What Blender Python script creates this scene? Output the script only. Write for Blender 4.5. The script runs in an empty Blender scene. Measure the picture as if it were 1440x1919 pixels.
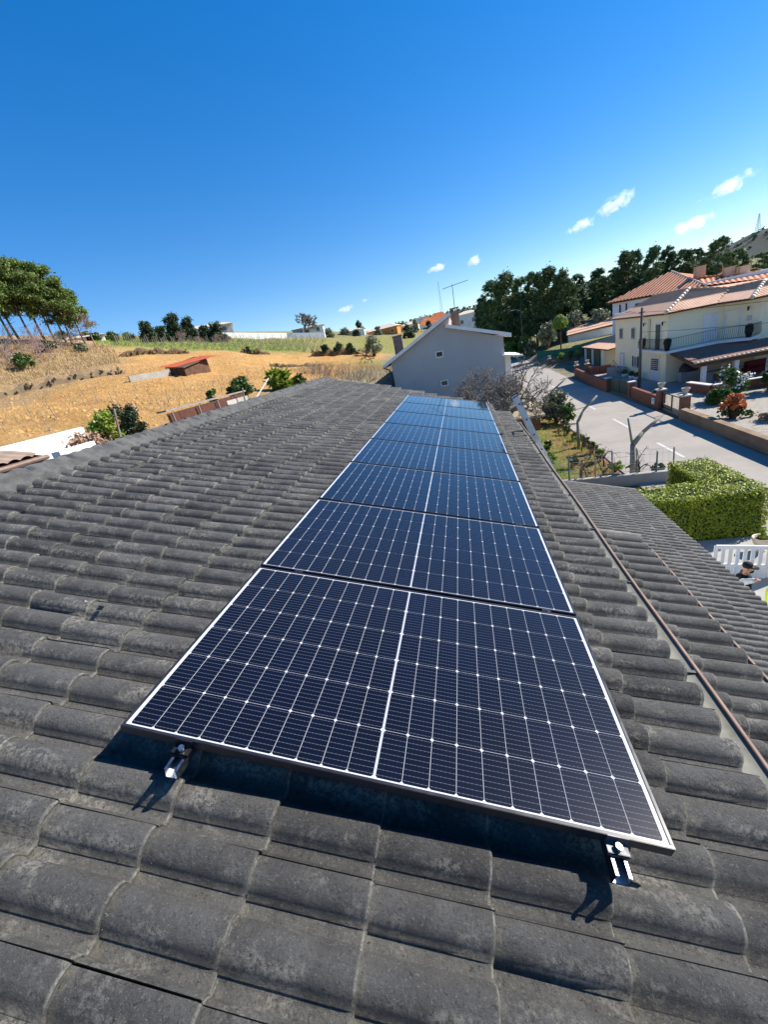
import bpy, bmesh, math, random
import numpy as np
from mathutils import Vector, Matrix, Euler
random.seed(7); rng = np.random.default_rng(11)
R = math.radians
sc = bpy.context.scene
COL = sc.collection

# ------------------------------------------------------------------ camera, sky, sun, exposure
cd = bpy.data.cameras.new('camera'); cam = bpy.data.objects.new('camera', cd); COL.objects.link(cam)
cd.sensor_fit = 'HORIZONTAL'; cd.sensor_width = 36.0; cd.lens = 18.650
cd.clip_start = 0.05; cd.clip_end = 9000
cam.matrix_world = Matrix(((0.9638, 0.1234, 0.2364, 0.4299), (0.1701, 0.3981, -0.9014, -0.7772),
                           (-0.2054, 0.9090, 0.3627, 1.2059), (0, 0, 0, 1)))
sc.camera = cam
CAM = Vector((0.4299, -0.7772, 1.2059))
SUN_EL, SUN_AZ = R(37.5), R(24.5)                    # azimuth from +X towards +Y
SUND = Vector((math.cos(SUN_EL) * math.cos(SUN_AZ), math.cos(SUN_EL) * math.sin(SUN_AZ), math.sin(SUN_EL)))
wld = bpy.data.worlds.new('World'); sc.world = wld; wld.use_nodes = True
wn = wld.node_tree; bg = wn.nodes['Background']
sky = wn.nodes.new('ShaderNodeTexSky'); sky.sky_type = 'NISHITA'; sky.sun_disc = False
sky.sun_elevation = SUN_EL; sky.sun_rotation = R(90) - SUN_AZ
sky.altitude = 600; sky.air_density = 1.0; sky.dust_density = 0.0; sky.ozone_density = 3.2
hs = wn.nodes.new('ShaderNodeHueSaturation'); hs.inputs['Hue'].default_value = 0.510; hs.inputs['Saturation'].default_value = 1.62
m1 = wn.nodes.new('ShaderNodeVectorMath'); m1.operation = 'SCALE'; m1.inputs['Scale'].default_value = 0.1; gm = wn.nodes.new('ShaderNodeGamma'); gm.inputs['Gamma'].default_value = 0.74; m2 = wn.nodes.new('ShaderNodeVectorMath'); m2.operation = 'SCALE'; m2.inputs['Scale'].default_value = 8.0   # camera-like tone curve, same over the whole sky
wn.links.new(sky.outputs[0], m1.inputs[0]); wn.links.new(m1.outputs[0], gm.inputs['Color']); wn.links.new(gm.outputs[0], m2.inputs[0]); wn.links.new(m2.outputs[0], hs.inputs['Color']); wn.links.new(hs.outputs[0], bg.inputs[0]); bg.inputs[1].default_value = 0.1
sd = bpy.data.lights.new('sun', 'SUN'); so = bpy.data.objects.new('sun', sd); COL.objects.link(so)
sd.energy = 5.0; sd.angle = R(0.53); sd.color = (1.0, 0.94, 0.86)
so.rotation_euler = (-SUND).to_track_quat('-Z', 'Y').to_euler(); so.location = (40, 20, 60)
sc.view_settings.view_transform = 'Standard'; sc.view_settings.look = 'None'
sc.view_settings.exposure = 0.92; sc.view_settings.gamma = 1.0; sc.view_settings.use_curve_mapping = False
sc.cycles.max_bounces = 6; sc.cycles.volume_bounces = 5; sc.cycles.transparent_max_bounces = 8
sc.cycles.use_adaptive_sampling = True; sc.cycles.use_denoising = True

# ------------------------------------------------------------------ helpers: objects
def link(o, parent=None):
    COL.objects.link(o)
    if parent is not None: o.parent = parent
    return o
def tag(o, label=None, cat=None, group=None, kind=None):
    if label: o['label'] = label
    if cat: o['category'] = cat
    if group: o['group'] = group
    if kind: o['kind'] = kind
    return o
def thing(name, label, cat, loc=(0, 0, 0), rz=0.0, group=None, scale=1.0):
    o = bpy.data.objects.new(name, None); o.empty_display_size = 0.2
    link(o); o.location = loc; o.rotation_euler = (0, 0, rz); o.scale = (scale,) * 3
    return tag(o, label, cat, group, 'thing')
def copy_tree(o, parent=None):
    c = o.copy(); link(c, parent)
    for ch in o.children: copy_tree(ch, c)
    return c

class MB:
    """collects simple shapes; build() links them as one mesh object"""
    def __init__(s): s.v = []; s.f = []; s.m = Matrix()
    def add(s, vs, fs):
        n = len(s.v); m = s.m
        s.v += [tuple(m @ Vector(p)) for p in vs]; s.f += [tuple(i + n for i in f) for f in fs]; return s
    def box(s, x0, x1, y0, y1, z0, z1):
        return s.add([(x0,y0,z0),(x1,y0,z0),(x1,y1,z0),(x0,y1,z0),(x0,y0,z1),(x1,y0,z1),(x1,y1,z1),(x0,y1,z1)],
                     [(3,2,1,0),(4,5,6,7),(0,1,5,4),(1,2,6,5),(2,3,7,6),(3,0,4,7)])
    def bar(s, a, b, w, h):
        """box beam from a to b, width w (horizontal), height h"""
        a = Vector(a); b = Vector(b); d = (b - a).normalized()
        sx = d.cross(Vector((0,0,1)));  sx = Vector((1,0,0)) if sx.length < 1e-4 else sx.normalized()
        sz = sx.cross(d)
        o = [sx*w/2*i + sz*h/2*j for i, j in ((-1,-1),(1,-1),(1,1),(-1,1))]
        return s.add([a+q for q in o] + [b+q for q in o], [(0,1,2,3),(7,6,5,4),(1,0,4,5),(2,1,5,6),(3,2,6,7),(0,3,7,4)])
    def tube(s, a, b, r0, r1=None, n=8, cap=True):
        r1 = r0 if r1 is None else r1
        a = Vector(a); b = Vector(b); d = (b - a)
        if d.length < 1e-6: return s
        q = d.to_track_quat('Z', 'Y'); vs = []
        for p, r in ((a, r0), (b, r1)):
            for i in range(n):
                t = 2*math.pi*i/n; vs.append(p + q @ Vector((r*math.cos(t), r*math.sin(t), 0)))
        fs = [(i, (i+1) % n, n+(i+1) % n, n+i) for i in range(n)]
        if cap: fs += [tuple(range(n-1, -1, -1)), tuple(range(n, 2*n))]
        return s.add(vs, fs)
    def path(s, pts, r, n=8):
        for i in range(len(pts)-1):
            a = r[i] if isinstance(r, (list, tuple)) else r; b = r[i+1] if isinstance(r, (list, tuple)) else r
            s.tube(pts[i], pts[i+1], a, b, n)
        return s
    def prism(s, poly, z0, z1):
        n = len(poly)
        return s.add([(x,y,z0) for x,y in poly] + [(x,y,z1) for x,y in poly],
                     [tuple(range(n-1,-1,-1)), tuple(range(n,2*n))] + [(i,(i+1)%n,n+(i+1)%n,n+i) for i in range(n)])
    def poly(s, pts, t=None):
        """flat polygon; with t it is thickened downwards by t"""
        n = len(pts); pts = [Vector(p) for p in pts]
        if not t: return s.add(pts, [tuple(range(n))])
        nn = (pts[1]-pts[0]).cross(pts[2]-pts[0]).normalized()
        if nn.z < 0: nn = -nn
        lo = [p - nn*t for p in pts]
        return s.add(pts + lo, [tuple(range(n)), tuple(range(2*n-1,n-1,-1))] + [(i,n+i,n+(i+1)%n,(i+1)%n) for i in range(n)])
    def lathe(s, prof, c=(0,0,0), n=16):
        vs = []; k = len(prof)
        for i in range(n):
            t = 2*math.pi*i/n
            vs += [(c[0]+r*math.cos(t), c[1]+r*math.sin(t), c[2]+z) for r, z in prof]
        fs = [(i*k+j, ((i+1)%n)*k+j, ((i+1)%n)*k+j+1, i*k+j+1) for i in range(n) for j in range(k-1)]
        return s.add(vs, fs)
    def build(s, name, mat, parent=None, smooth=False, bevel=0.0):
        me = bpy.data.meshes.new(name); me.from_pydata(s.v, [], s.f); me.materials.append(mat)
        bm = bmesh.new(); bm.from_mesh(me); bmesh.ops.recalc_face_normals(bm, faces=bm.faces)
        if bevel: bmesh.ops.bevel(bm, geom=bm.edges[:], offset=bevel, segments=2, affect='EDGES', clamp_overlap=True)
        bm.to_mesh(me); bm.free()
        if smooth: me.polygons.foreach_set('use_smooth', [True]*len(me.polygons))
        me.update(); o = bpy.data.objects.new(name, me); return link(o, parent)

def mesh_np(name, V, F, mat, parent=None, smooth=False):
    """V (n,3) array, F (m,k) array"""
    me = bpy.data.meshes.new(name); V = np.asarray(V, np.float32); F = np.asarray(F, np.int32)
    me.vertices.add(len(V)); me.vertices.foreach_set('co', V.ravel())
    k = F.shape[1]; me.loops.add(F.size); me.loops.foreach_set('vertex_index', F.ravel())
    me.polygons.add(len(F)); me.polygons.foreach_set('loop_start', np.arange(0, F.size, k, dtype=np.int32))
    me.polygons.foreach_set('loop_total', np.full(len(F), k, np.int32))
    if smooth: me.polygons.foreach_set('use_smooth', np.ones(len(F), bool))
    me.materials.append(mat); me.update(calc_edges=True); me.validate()
    return link(bpy.data.objects.new(name, me), parent)

# ------------------------------------------------------------------ helpers: materials
class NT:
    def __init__(s, name):
        s.mat = bpy.data.materials.new(name); s.mat.use_nodes = True; s.t = s.mat.node_tree
        s.b = s.t.nodes['Principled BSDF']; s.out = s.t.nodes['Material Output']
    def n(s, typ, **kw):
        x = s.t.nodes.new('ShaderNode' + typ)
        for k, v in kw.items(): setattr(x, k, v)
        return x
    def l(s, a, b): s.t.links.new(a, b)
    def pos(s):
        if not hasattr(s, '_p'): s._p = s.n('NewGeometry').outputs['Position']
        return s._p
    def obj(s):
        if not hasattr(s, '_o'): s._o = s.n('TexCoord').outputs['Object']
        return s._o
    def noise(s, scale, detail=4, rough=0.55, vec=None, dist=0.0):
        x = s.n('TexNoise'); x.inputs['Scale'].default_value = scale; x.inputs['Detail'].default_value = detail
        x.inputs['Roughness'].default_value = rough; x.inputs['Distortion'].default_value = dist
        s.l(vec if vec is not None else s.pos(), x.inputs['Vector']); return x.outputs['Fac']
    def ramp(s, fac, lo, hi, a=0.0, b=1.0):
        x = s.n('MapRange', interpolation_type='SMOOTHSTEP')
        for k, v in (('From Min', lo), ('From Max', hi), ('To Min', a), ('To Max', b)): x.inputs[k].default_value = v
        s.l(fac, x.inputs['Value']); return x.outputs['Result']
    def math(s, op, a, b=None):
        x = s.n('Math', operation=op)
        for i, q in enumerate((a, b)):
            if q is None: continue
            if isinstance(q, (int, float)): x.inputs[i].default_value = q
            else: s.l(q, x.inputs[i])
        return x.outputs[0]
    def mix(s, fac, a, b, typ='MIX'):
        x = s.n('Mix', data_type='RGBA', blend_type=typ)
        for sock, q in ((x.inputs['Factor'], fac), (x.inputs['A'], a), (x.inputs['B'], b)):
            if isinstance(q, (int, float)): sock.default_value = q
            elif isinstance(q, (tuple, list)): sock.default_value = (*q[:3], 1)
            else: s.l(q, sock)
        return x.outputs['Result']
    def bump(s, h, strength, dist, prev=None):
        x = s.n('Bump'); x.inputs['Strength'].default_value = strength; x.inputs['Distance'].default_value = dist
        s.l(h, x.inputs['Height'])
        if prev is not None: s.l(prev, x.inputs['Normal'])
        return x.outputs['Normal']
    def dot(s, vec, c):
        x = s.n('VectorMath', operation='DOT_PRODUCT'); s.l(vec, x.inputs[0]); x.inputs[1].default_value = c; return x.outputs['Value']
    def done(s, col=None, rough=0.8, spec=0.4, metal=0.0, normal=None, coat=0.0):
        b = s.b
        if col is not None:
            if isinstance(col, (tuple, list)): b.inputs['Base Color'].default_value = (*col[:3], 1)
            else: s.l(col, b.inputs['Base Color'])
        if isinstance(rough, (int, float)): b.inputs['Roughness'].default_value = rough
        else: s.l(rough, b.inputs['Roughness'])
        b.inputs['Specular IOR Level'].default_value = spec; b.inputs['Metallic'].default_value = metal
        b.inputs['Coat Weight'].default_value = coat; b.inputs['Coat Roughness'].default_value = 0.02
        if normal is not None: s.l(normal, b.inputs['Normal'])
        return s.mat

def plain(name, c, c2=None, rough=0.8, spec=0.3, scale=3.0, amt=1.0, bump=0.0, bscale=40.0, bdist=0.01, metal=0.0, grime=None):
    """paint / render / metal: two-tone noise, optional grime colour in patches, optional relief"""
    t = NT(name); c2 = c2 or tuple(q*0.8 for q in c)
    col = t.mix(t.ramp(t.noise(scale, 6, 0.6), 0.35, 0.68, 0, amt), c, c2)
    if grime: col = t.mix(t.ramp(t.noise(scale*2.7, 8, 0.7), 0.56, 0.78, 0, 0.75), col, grime)
    n = t.bump(t.noise(bscale, 4, 0.6), bump, bdist) if bump else None
    r = t.ramp(t.noise(scale*4, 4), 0.3, 0.7, max(rough-0.08, 0.02), min(rough+0.08, 1))
    return t.done(col, r, spec, metal, n)

def leafmat(name, c, c2, rough=0.55, scale=1.3, trans=0.25, spec=0.35):
    t = NT(name)
    oi = t.n('ObjectInfo').outputs['Random']
    col = t.mix(t.ramp(t.noise(scale, 5, 0.65), 0.3, 0.7), c, c2)
    col = t.mix(t.ramp(t.noise(scale*9, 3, 0.6), 0.35, 0.75, 0, 0.6), col, tuple(min(q*1.55, 1) for q in c2))
    hv = t.n('HueSaturation'); t.l(col, hv.inputs['Color']); t.l(t.ramp(oi, 0, 1, 0.82, 1.18), hv.inputs['Value'])
    m = t.done(hv.outputs['Color'], rough, spec)
    if trans:
        tr = t.n('BsdfTranslucent'); t.l(hv.outputs['Color'], tr.inputs['Color']); mx = t.n('MixShader'); mx.inputs[0].default_value = trans
        t.l(t.b.outputs[0], mx.inputs[1]); t.l(tr.outputs[0], mx.inputs[2]); t.l(mx.outputs[0], t.out.inputs['Surface'])
    return m

BETA = R(16.0); CB, SB = math.cos(BETA), math.sin(BETA)
ROOFM = Matrix.Rotation(BETA, 4, 'Y')                 # roof frame: x down the slope, y along the ridge, z off the roof
GAUGE, TW, U0, V0 = 0.335, 0.292, 1.385, -0.185

def tile_material(name, tone=1.0, warm=0.0, plane=(CB, 0, -SB), u0=U0, moss=1.0):
    """weathered dark concrete roof tile; wear follows each tile of the roof it lies on"""
    t = NT(name); P = t.pos()
    u = t.dot(P, plane); v = t.dot(P, (0, 1, 0))
    uu = t.math('DIVIDE', t.math('SUBTRACT', u, u0 - 60*GAUGE), GAUGE); vv = t.math('DIVIDE', t.math('SUBTRACT', v, V0 - 60*TW), TW)
    cx = t.n('CombineXYZ'); t.l(t.math('FLOOR', uu), cx.inputs[0]); t.l(t.math('FLOOR', vv), cx.inputs[1])
    wnz = t.n('TexWhiteNoise', noise_dimensions='2D'); t.l(cx.outputs[0], wnz.inputs['Vector']); rnd = wnz.outputs['Value']
    fu = t.math('FRACT', uu); fr = t.math('FRACT', t.math('MULTIPLY', vv, 2.0))
    dk = tuple(q*tone for q in (0.054+warm*.006, 0.0535+warm*.003, 0.052)); md = tuple(q*tone for q in (0.096+warm*.008, 0.0945+warm*.004, 0.090))
    col = t.mix(t.ramp(t.noise(7.0, 7, 0.68), 0.34, 0.66), dk, md)
    col = t.mix(t.ramp(rnd, 0.2, 1, 0.0, 0.30), col, tuple(q*tone for q in (0.140, 0.136, 0.124)))
    # worn valleys carry pale grit, crests keep the dark coat
    valley = t.math('MULTIPLY', t.ramp(fr, 0.08, 0.20, 0, 1), t.ramp(fr, 0.50, 0.38, 0, 1))
    col = t.mix(t.math('MULTIPLY', valley, t.ramp(t.noise(30, 6, 0.75), 0.36, 0.60, 0.05, 0.5)), col, tuple(q*tone for q in (0.135, 0.134, 0.118)))
    # lichen crust: patches on some tiles, broken up finely
    patch = t.ramp(t.noise(4.6, 5, 0.6, dist=0.6), 0.52, 0.66); fine = t.ramp(t.noise(62, 6, 0.75), 0.45, 0.57)
    l1 = t.math('MULTIPLY', t.math('MULTIPLY', patch, fine), t.ramp(rnd, 0.25, 0.75, 0.35, 1.0))
    col = t.mix(t.math('MULTIPLY', l1, 0.8), col, (0.285*tone, 0.27*tone, 0.23*tone))
    dn = t.ramp(rnd, 0.22, 0.0, 0, 0.35); col = t.mix(dn, col, tuple(q*tone for q in (0.030, 0.030, 0.031)))
    fl = t.math('MULTIPLY', t.ramp(t.math('ABSOLUTE', t.math('SUBTRACT', fr, 0.52)), 0.17, 0.04, 0, 1), t.math('MULTIPLY', t.ramp(t.noise(5.5, 4, 0.6), 0.44, 0.60), t.ramp(t.noise(58, 6, 0.78), 0.45, 0.56)))
    col = t.mix(t.math('MULTIPLY', fl, 0.66*moss), col, (0.31*tone, 0.285*tone, 0.235*tone))
    sp = t.ramp(t.noise(120, 4, 0.75), 0.56, 0.68)
    col = t.mix(t.math('MULTIPLY', sp, 0.66), col, (0.24, 0.23, 0.205))
    sp2 = t.ramp(t.noise(46, 6, 0.8), 0.60, 0.70); col = t.mix(t.math('MULTIPLY', sp2, 0.30), col, (0.25, 0.235, 0.20))
    ds = t.ramp(t.noise(90, 4, 0.75), 0.56, 0.66); col = t.mix(t.math('MULTIPLY', ds, 0.62), col, (0.014, 0.014, 0.015))
    # dry moss where a tile runs in under the next one, and along the valleys' edges
    j = t.math('ADD', t.ramp(fu, 0.13, 0.0, 0, 1), t.ramp(fu, 0.965, 1.0, 0, 0.8))
    j = t.math('MULTIPLY', j, t.ramp(t.noise(34, 6, 0.7), 0.44, 0.62))
    col = t.mix(t.math('MULTIPLY', j, 0.55*moss), col, (0.19*tone, 0.178*tone, 0.130*tone))
    e = t.math('MULTIPLY', t.ramp(t.math('ABSOLUTE', t.math('SUBTRACT', fr, 0.43)), 0.09, 0.0, 0, 1), t.ramp(t.noise(48, 6, 0.75), 0.5, 0.66))
    col = t.mix(t.math('MULTIPLY', e, 0.35*moss), col, (0.26*tone, 0.235*tone, 0.165*tone))
    lit_lip = t.math('MULTIPLY', t.ramp(fu, 0.972, 0.99, 0, 1), t.math('MULTIPLY', t.ramp(t.noise(9, 4, 0.7), 0.35, 0.62, 0.2, 1.0), t.ramp(t.noise(40, 6, 0.8), 0.42, 0.58, 0.05, 0.9))); col = t.mix(lit_lip, col, (0.30*tone, 0.295*tone, 0.262*tone))  # butt edges painted pale, the light they catch put into the colour
    og = t.ramp(t.noise(3.1, 7, 0.72), 0.715, 0.75); col = t.mix(t.math('MULTIPLY', og, 0.6), col, (0.36, 0.21, 0.045))
    nn = t.bump(t.noise(95, 5, 0.85), 1.0, 0.014); nn = t.bump(t.noise(38, 5, 0.7), 0.5, 0.010, nn)
    return t.done(col, t.ramp(t.noise(40, 4), 0.3, 0.7, 0.72, 0.95), 0.28, 0, nn)

M = {}
M['tile'] = tile_material('roof_tile_concrete', 1.1, 0.3)
M['tile_low'] = tile_material('roof_tile_concrete_low', 1.25, 0.7, u0=5.73, moss=0.3)
M['ridge'] = plain('ridge_tile_concrete', (0.034,0.035,0.039), (0.055,0.056,0.058), 0.85, 0.25, 6, 1, 0.8, 120, 0.004, grime=(0.085,0.083,0.076))
M['mortar'] = plain('grey_mortar', (0.10,0.10,0.096), (0.06,0.06,0.058), 0.9, 0.2, 9, 1, 0.6, 120, 0.004, grime=(0.15,0.14,0.10))
M['moss'] = plain('dry_moss', (0.13,0.125,0.08), (0.20,0.185,0.13), 0.95, 0.1, 60, 1, 0.5, 300, 0.003)
M['deck'] = plain('roof_felt', (0.03,0.03,0.03), None, 0.95)
M['gutter'] = plain('weathered_cream_gutter', (0.185,0.18,0.145), (0.13,0.127,0.10), 0.8, 0.3, 7, 1, 0.3, 60, 0.004, grime=(0.20,0.19,0.13))
M['rim'] = plain('brown_gutter_edge', (0.15,0.09,0.065), (0.21,0.135,0.10), 0.6, 0.4, 10, 1, grime=(0.10,0.07,0.055))
M['black_frame'] = plain('black_anodised_frame', (0.012,0.012,0.016), (0.02,0.02,0.026), 0.34, 0.5, 3)
M['alu'] = plain('bright_aluminium', (0.30,0.31,0.335), (0.23,0.24,0.255), 0.38, 0.5, 18, 1, 0.15, 150, 0.001, metal=1.0)
M['alu_matt'] = plain('matt_aluminium', (0.60,0.62,0.65), (0.50,0.52,0.55), 0.45, 0.5, 12, 1, metal=0.85)
M['black_plastic'] = plain('black_plastic', (0.012,0.012,0.013), None, 0.45, 0.4)
M['steel'] = plain('bolt_steel', (0.6,0.6,0.6), (0.45,0.45,0.45), 0.3, 0.5, 30, 1, metal=1.0)
def _sheet():
    t = NT('white_backsheet_under_glass'); return t.done((0.52,0.53,0.55), 0.35, 0.3, 0, None, 0.8)
M['sheet'] = _sheet()
def _cell():
    t = NT('solar_cell_under_glass'); O = t.obj(); x = t.n('SeparateXYZ'); t.l(O, x.inputs[0])
    rnd = t.n('ObjectInfo').outputs['Random']
    base = t.mix(t.ramp(t.noise(1.7, 3), 0.35, 0.65), (0.0026,0.0026,0.0060), (0.0030,0.0036,0.0115))
    base = t.mix(t.ramp(rnd, 0, 1, 0, 0.6), base, (0.0026,0.0027,0.0062))
    # ten busbars across each half cell, with solder dots
    yy = t.math('MULTIPLY', t.math('ADD', x.outputs['Y'], 99.5*0.01844), 1/0.01844)
    fy = t.math('ABSOLUTE', t.math('SUBTRACT', t.math('FRACT', yy), 0.5))
    ln = t.ramp(fy, 0.040, 0.028, 0, 1)
    xx = t.math('MULTIPLY', t.math('ADD', x.outputs['X'], 100*0.0138), 1/0.0138)
    dx = t.math('ABSOLUTE', t.math('SUBTRACT', t.math('FRACT', xx), 0.5))
    dots = t.math('MULTIPLY', t.ramp(fy, 0.085, 0.06, 0, 1), t.ramp(dx, 0.12, 0.08, 0, 1))
    fing = t.ramp(t.math('ABSOLUTE', t.math('SUBTRACT', t.math('FRACT', t.math('MULTIPLY', t.math('ADD', x.outputs['X'], 1.0), 1/0.0013)), 0.5)), 0.1, 0.03, 0, 0.012)
    col = t.mix(fing, base, (0.30,0.31,0.34)); col = t.mix(t.math('MULTIPLY', ln, 0.36), col, (0.22,0.21,0.23)); col = t.mix(t.math('MULTIPLY', dots, 0.15), col, (0.40,0.38,0.37))
    return t.done(col, 0.32, 0.08, 0, None, 0.8)
M['cell'] = _cell()

# ------------------------------------------------------------------ our house: tiled roofs
def roll_h(v):
    """height of the double-roll profile, v measured back from the interlocking joint"""
    h = 0.0
    for c in (-0.030, -0.176, -0.322, 0.116):
        d = abs(v - c) / 0.055
        if d < 1: h = max(h, 0.060 * (1 - d**2.2)**0.54)
    return h
VS = [-TW + 0.002 + (TW - 0.004) * i / 34 for i in range(35)]
def tile_arrays(length=GAUGE, over=0.05, lift=0.016):
    us = [-(length + over), -length*0.66, -length*0.33, -0.016, -0.004, 0.0]
    dz = [0, 0, 0, 0, -0.0015, -0.006]
    V, F = [], []
    def wv(u, v): return -0.192 + roll_h(v) + lift * (1 + u/length)
    nu, nv = len(us), len(VS)
    for u, d in zip(us, dz):
        for v in VS: V.append((u, v, wv(u, v) + d))
    for i in range(nu-1):
        for j in range(nv-1): F.append((i*nv+j, (i+1)*nv+j, (i+1)*nv+j+1, i*nv+j+1))
    b = len(V)                                               # butt end
    for v in VS: V.append((0.0, v, wv(0, v) - 0.006))
    for v in VS: V.append((-0.002, v, wv(0, v) - 0.021))
    for j in range(nv-1): F.append((b+j, b+nv+j, b+nv+j+1, b+j+1))
    for col in (0, nv-1):                                    # long edges, so a dark groove shows at each joint
        b = len(V)
        for u in us: V.append((u, VS[col], wv(u, VS[col])))
        for u in us: V.append((u, VS[col], wv(u, VS[col]) - 0.014))
        for i in range(nu-1): F.append((b+i, b+nu+i, b+nu+i+1, b+i+1))
    return np.array(V, np.float32), np.array(F, np.int32)
TV, TF = tile_arrays()
def lod_tile(step):
    """the same tile with fewer points, for tiles too far away to pick apart"""
    global VS
    keep = VS; VS = [keep[i] for i in range(0, 35, step)]
    if VS[-1] != keep[-1]: VS.append(keep[-1])
    a = tile_arrays(); VS = keep; return a
TV2, TF2 = lod_tile(2)

def lay_tiles(roof, spots, mat, world, limit=300):
    """spots: (u, v) of the lower far corner of each tile in the roof's frame; the nearest become parts, the rest one mass"""
    mw = cam.matrix_world.inverted(); rank = []
    for (u, v) in spots:
        c = world @ Vector((u - GAUGE/2, v - TW/2, -0.15)); q = mw @ c
        x, y, d = q.x, q.y, -q.z
        inside = d > 0.1 and abs(x/d) < 0.995 and abs(y/d) < 1.32
        rank.append((0 if inside else 1, (c - CAM).length, u, v))
    rank.sort(); near = [r for r in rank if r[0] == 0][:limit]; ns = set((r[2], r[3]) for r in near)
    tmpl = mesh_np('tile', TV, TF, mat, roof, True); me = tmpl.data
    first = True
    for r in near:
        o = tmpl if first else tmpl.copy()
        if not first: link(o); o.parent = roof
        first = False
        o.location = (r[2] + random.gauss(0, .0045), r[3] + random.uniform(-.0015, .0015), random.uniform(-.002, .003))
        o.rotation_euler = (random.gauss(0, .006), random.gauss(0, .007), random.gauss(0, .006))
    VV, FF, n = [], [], 0
    for r in rank:
        if (r[2], r[3]) in ns: continue
        a = random.uniform(-.005, .005); X = TV2.copy(); X[:, 2] += X[:, 0]*a + random.uniform(-.002, .003)
        X[:, 0] += r[2] + random.uniform(-.004, .004); X[:, 1] += r[3]; VV.append(X); FF.append(TF2 + n); n += len(X)
    if VV:
        o = mesh_np('far_tiles', np.concatenate(VV), np.concatenate(FF), mat, roof, True); o['kind'] = 'stuff'

house = thing('tiled_house', 'house under the wide dark grey tiled roof that carries the solar panels', 'house')
def slab_in_frame(name, pts, mat, parent, t=0.05):
    m = MB(); m.poly([(u, v, w) for u, v, w in pts], t); return m.build(name, mat, parent)
FAR = [(-3.9, 11.25), (-3.0, 11.14), (-2.3, 11.06), (-1.6, 10.87), (-0.64, 10.30), (0.54, 9.66), (0.99, 9.16), (1.32, 8.38), (1.48, 7.83)]
def far_v(u): return float(np.interp(u, [p[0] for p in FAR], [p[1] for p in FAR]))
roof = slab_in_frame('roof', [(-3.68, -2.5, -0.212), (1.40, -2.5, -0.212), (1.40, 7.8, -0.212), (0.9, 9.1, -0.212), (-0.64, 10.15, -0.212), (-3.68, 11.05, -0.212)], M['deck'], house)
roof.rotation_euler = (0, BETA, 0)
spots = []
for i in range(15):
    for k in range(-8, 41):
        u, v = U0 - GAUGE*i, V0 + TW*k
        if v > far_v(u - GAUGE*0.4) + 0.02: continue
        spots.append((round(u, 4), round(v, 4)))
lay_tiles(roof, spots, M['tile'], ROOFM)
# back slope, hidden behind the ridge, and the walls below
m = MB(); zr = 3.66*SB - 0.20; xr = -3.53
m.poly([(xr, -2.5, zr), (xr-4.2, -2.5, zr-1.2), (xr-4.2, 11.0, zr-1.2), (xr, 11.05, zr)], 0.05); m.build('back_slope', M['tile'], house)
M['wall_white'] = plain('white_render', (0.72,0.71,0.67), (0.62,0.61,0.58), 0.9, 0.2, 1.5, 1, 0.25, 60, 0.004, grime=(0.5,0.48,0.42))
m = MB(); m.add([(xr-3.9,-2.2,-6.6),(1.15,-2.2,-6.6),(1.15,7.3,-6.6),(-1.2,9.8,-6.6),(xr-3.9,10.7,-6.6),
                 (xr-3.9,-2.2,-.6),(1.15,-2.2,-.6),(1.15,7.3,-.6),(-1.2,9.8,-.1),(xr-3.9,10.7,-.6)],
                [(0,1,6,5),(1,2,7,6),(2,3,8,7),(3,4,9,8),(4,0,5,9)]); m.build('wall', M['wall_white'], house)
# ridge: overlapping half-round caps bedded in mortar
def ridge_cap():
    V, F = [], []; n = 17
    prof = [(-0.01, 0.134), (0.03, 0.141), (0.05, 0.134), (0.22, 0.126), (0.41, 0.118)]
    for y, r in prof:
        for i in range(n):
            a = math.pi*(-0.06 + 1.12*i/(n-1)); V.append((r*1.12*math.cos(a), y, r*math.sin(a)))
    for j in range(len(prof)-1):
        for i in range(n-1): F.append((j*n+i, j*n+i+1, (j+1)*n+i+1, (j+1)*n+i))
    b = len(V)
    for i in range(n): a = math.pi*(-0.06 + 1.12*i/(n-1)); V.append((0.134*1.12*math.cos(a), -0.01, 0.134*math.sin(a)))
    for i in range(n): a = math.pi*(-0.06 + 1.12*i/(n-1)); V.append((0.112*1.12*math.cos(a), -0.01, 0.112*math.sin(a)))
    for i in range(n-1): F.append((b+i, b+n+i, b+n+i+1, b+i+1))
    return mesh_np('ridge_tile', V, F, M['ridge'], house, True)
rc = ridge_cap()
for k in range(34):
    o = rc if k == 0 else rc.copy()
    if k: link(o); o.parent = house
    o.location = (xr + random.uniform(-.006, .006), -2.3 + 0.397*k, 0.806 + random.uniform(-.004, .004)); o.rotation_euler = (0.012, random.uniform(-.02, .02), random.uniform(-.012, .012))
V, F = [], []                                                # lumpy mortar bed along the top course
nY = 260
for j in range(nY):
    y = -2.4 + 13.4*j/(nY-1); k = roll_h(((y - V0) % TW) - TW)
    for i, (u, w) in enumerate(((-3.60, -0.065), (-3.50, -0.10), (-3.44, -0.145), (-3.405, -0.19))):
        V.append((u + rng.uniform(-.010, .012), y, w + (k*0.8 if i > 1 else k*0.3) + rng.uniform(-.006, .006)))
for j in range(nY-1):
    for i in range(3): F.append((j*4+i, j*4+i+1, (j+1)*4+i+1, (j+1)*4+i))
o = mesh_np('ridge_mortar', V, F, M['mortar'], roof, True)

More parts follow.
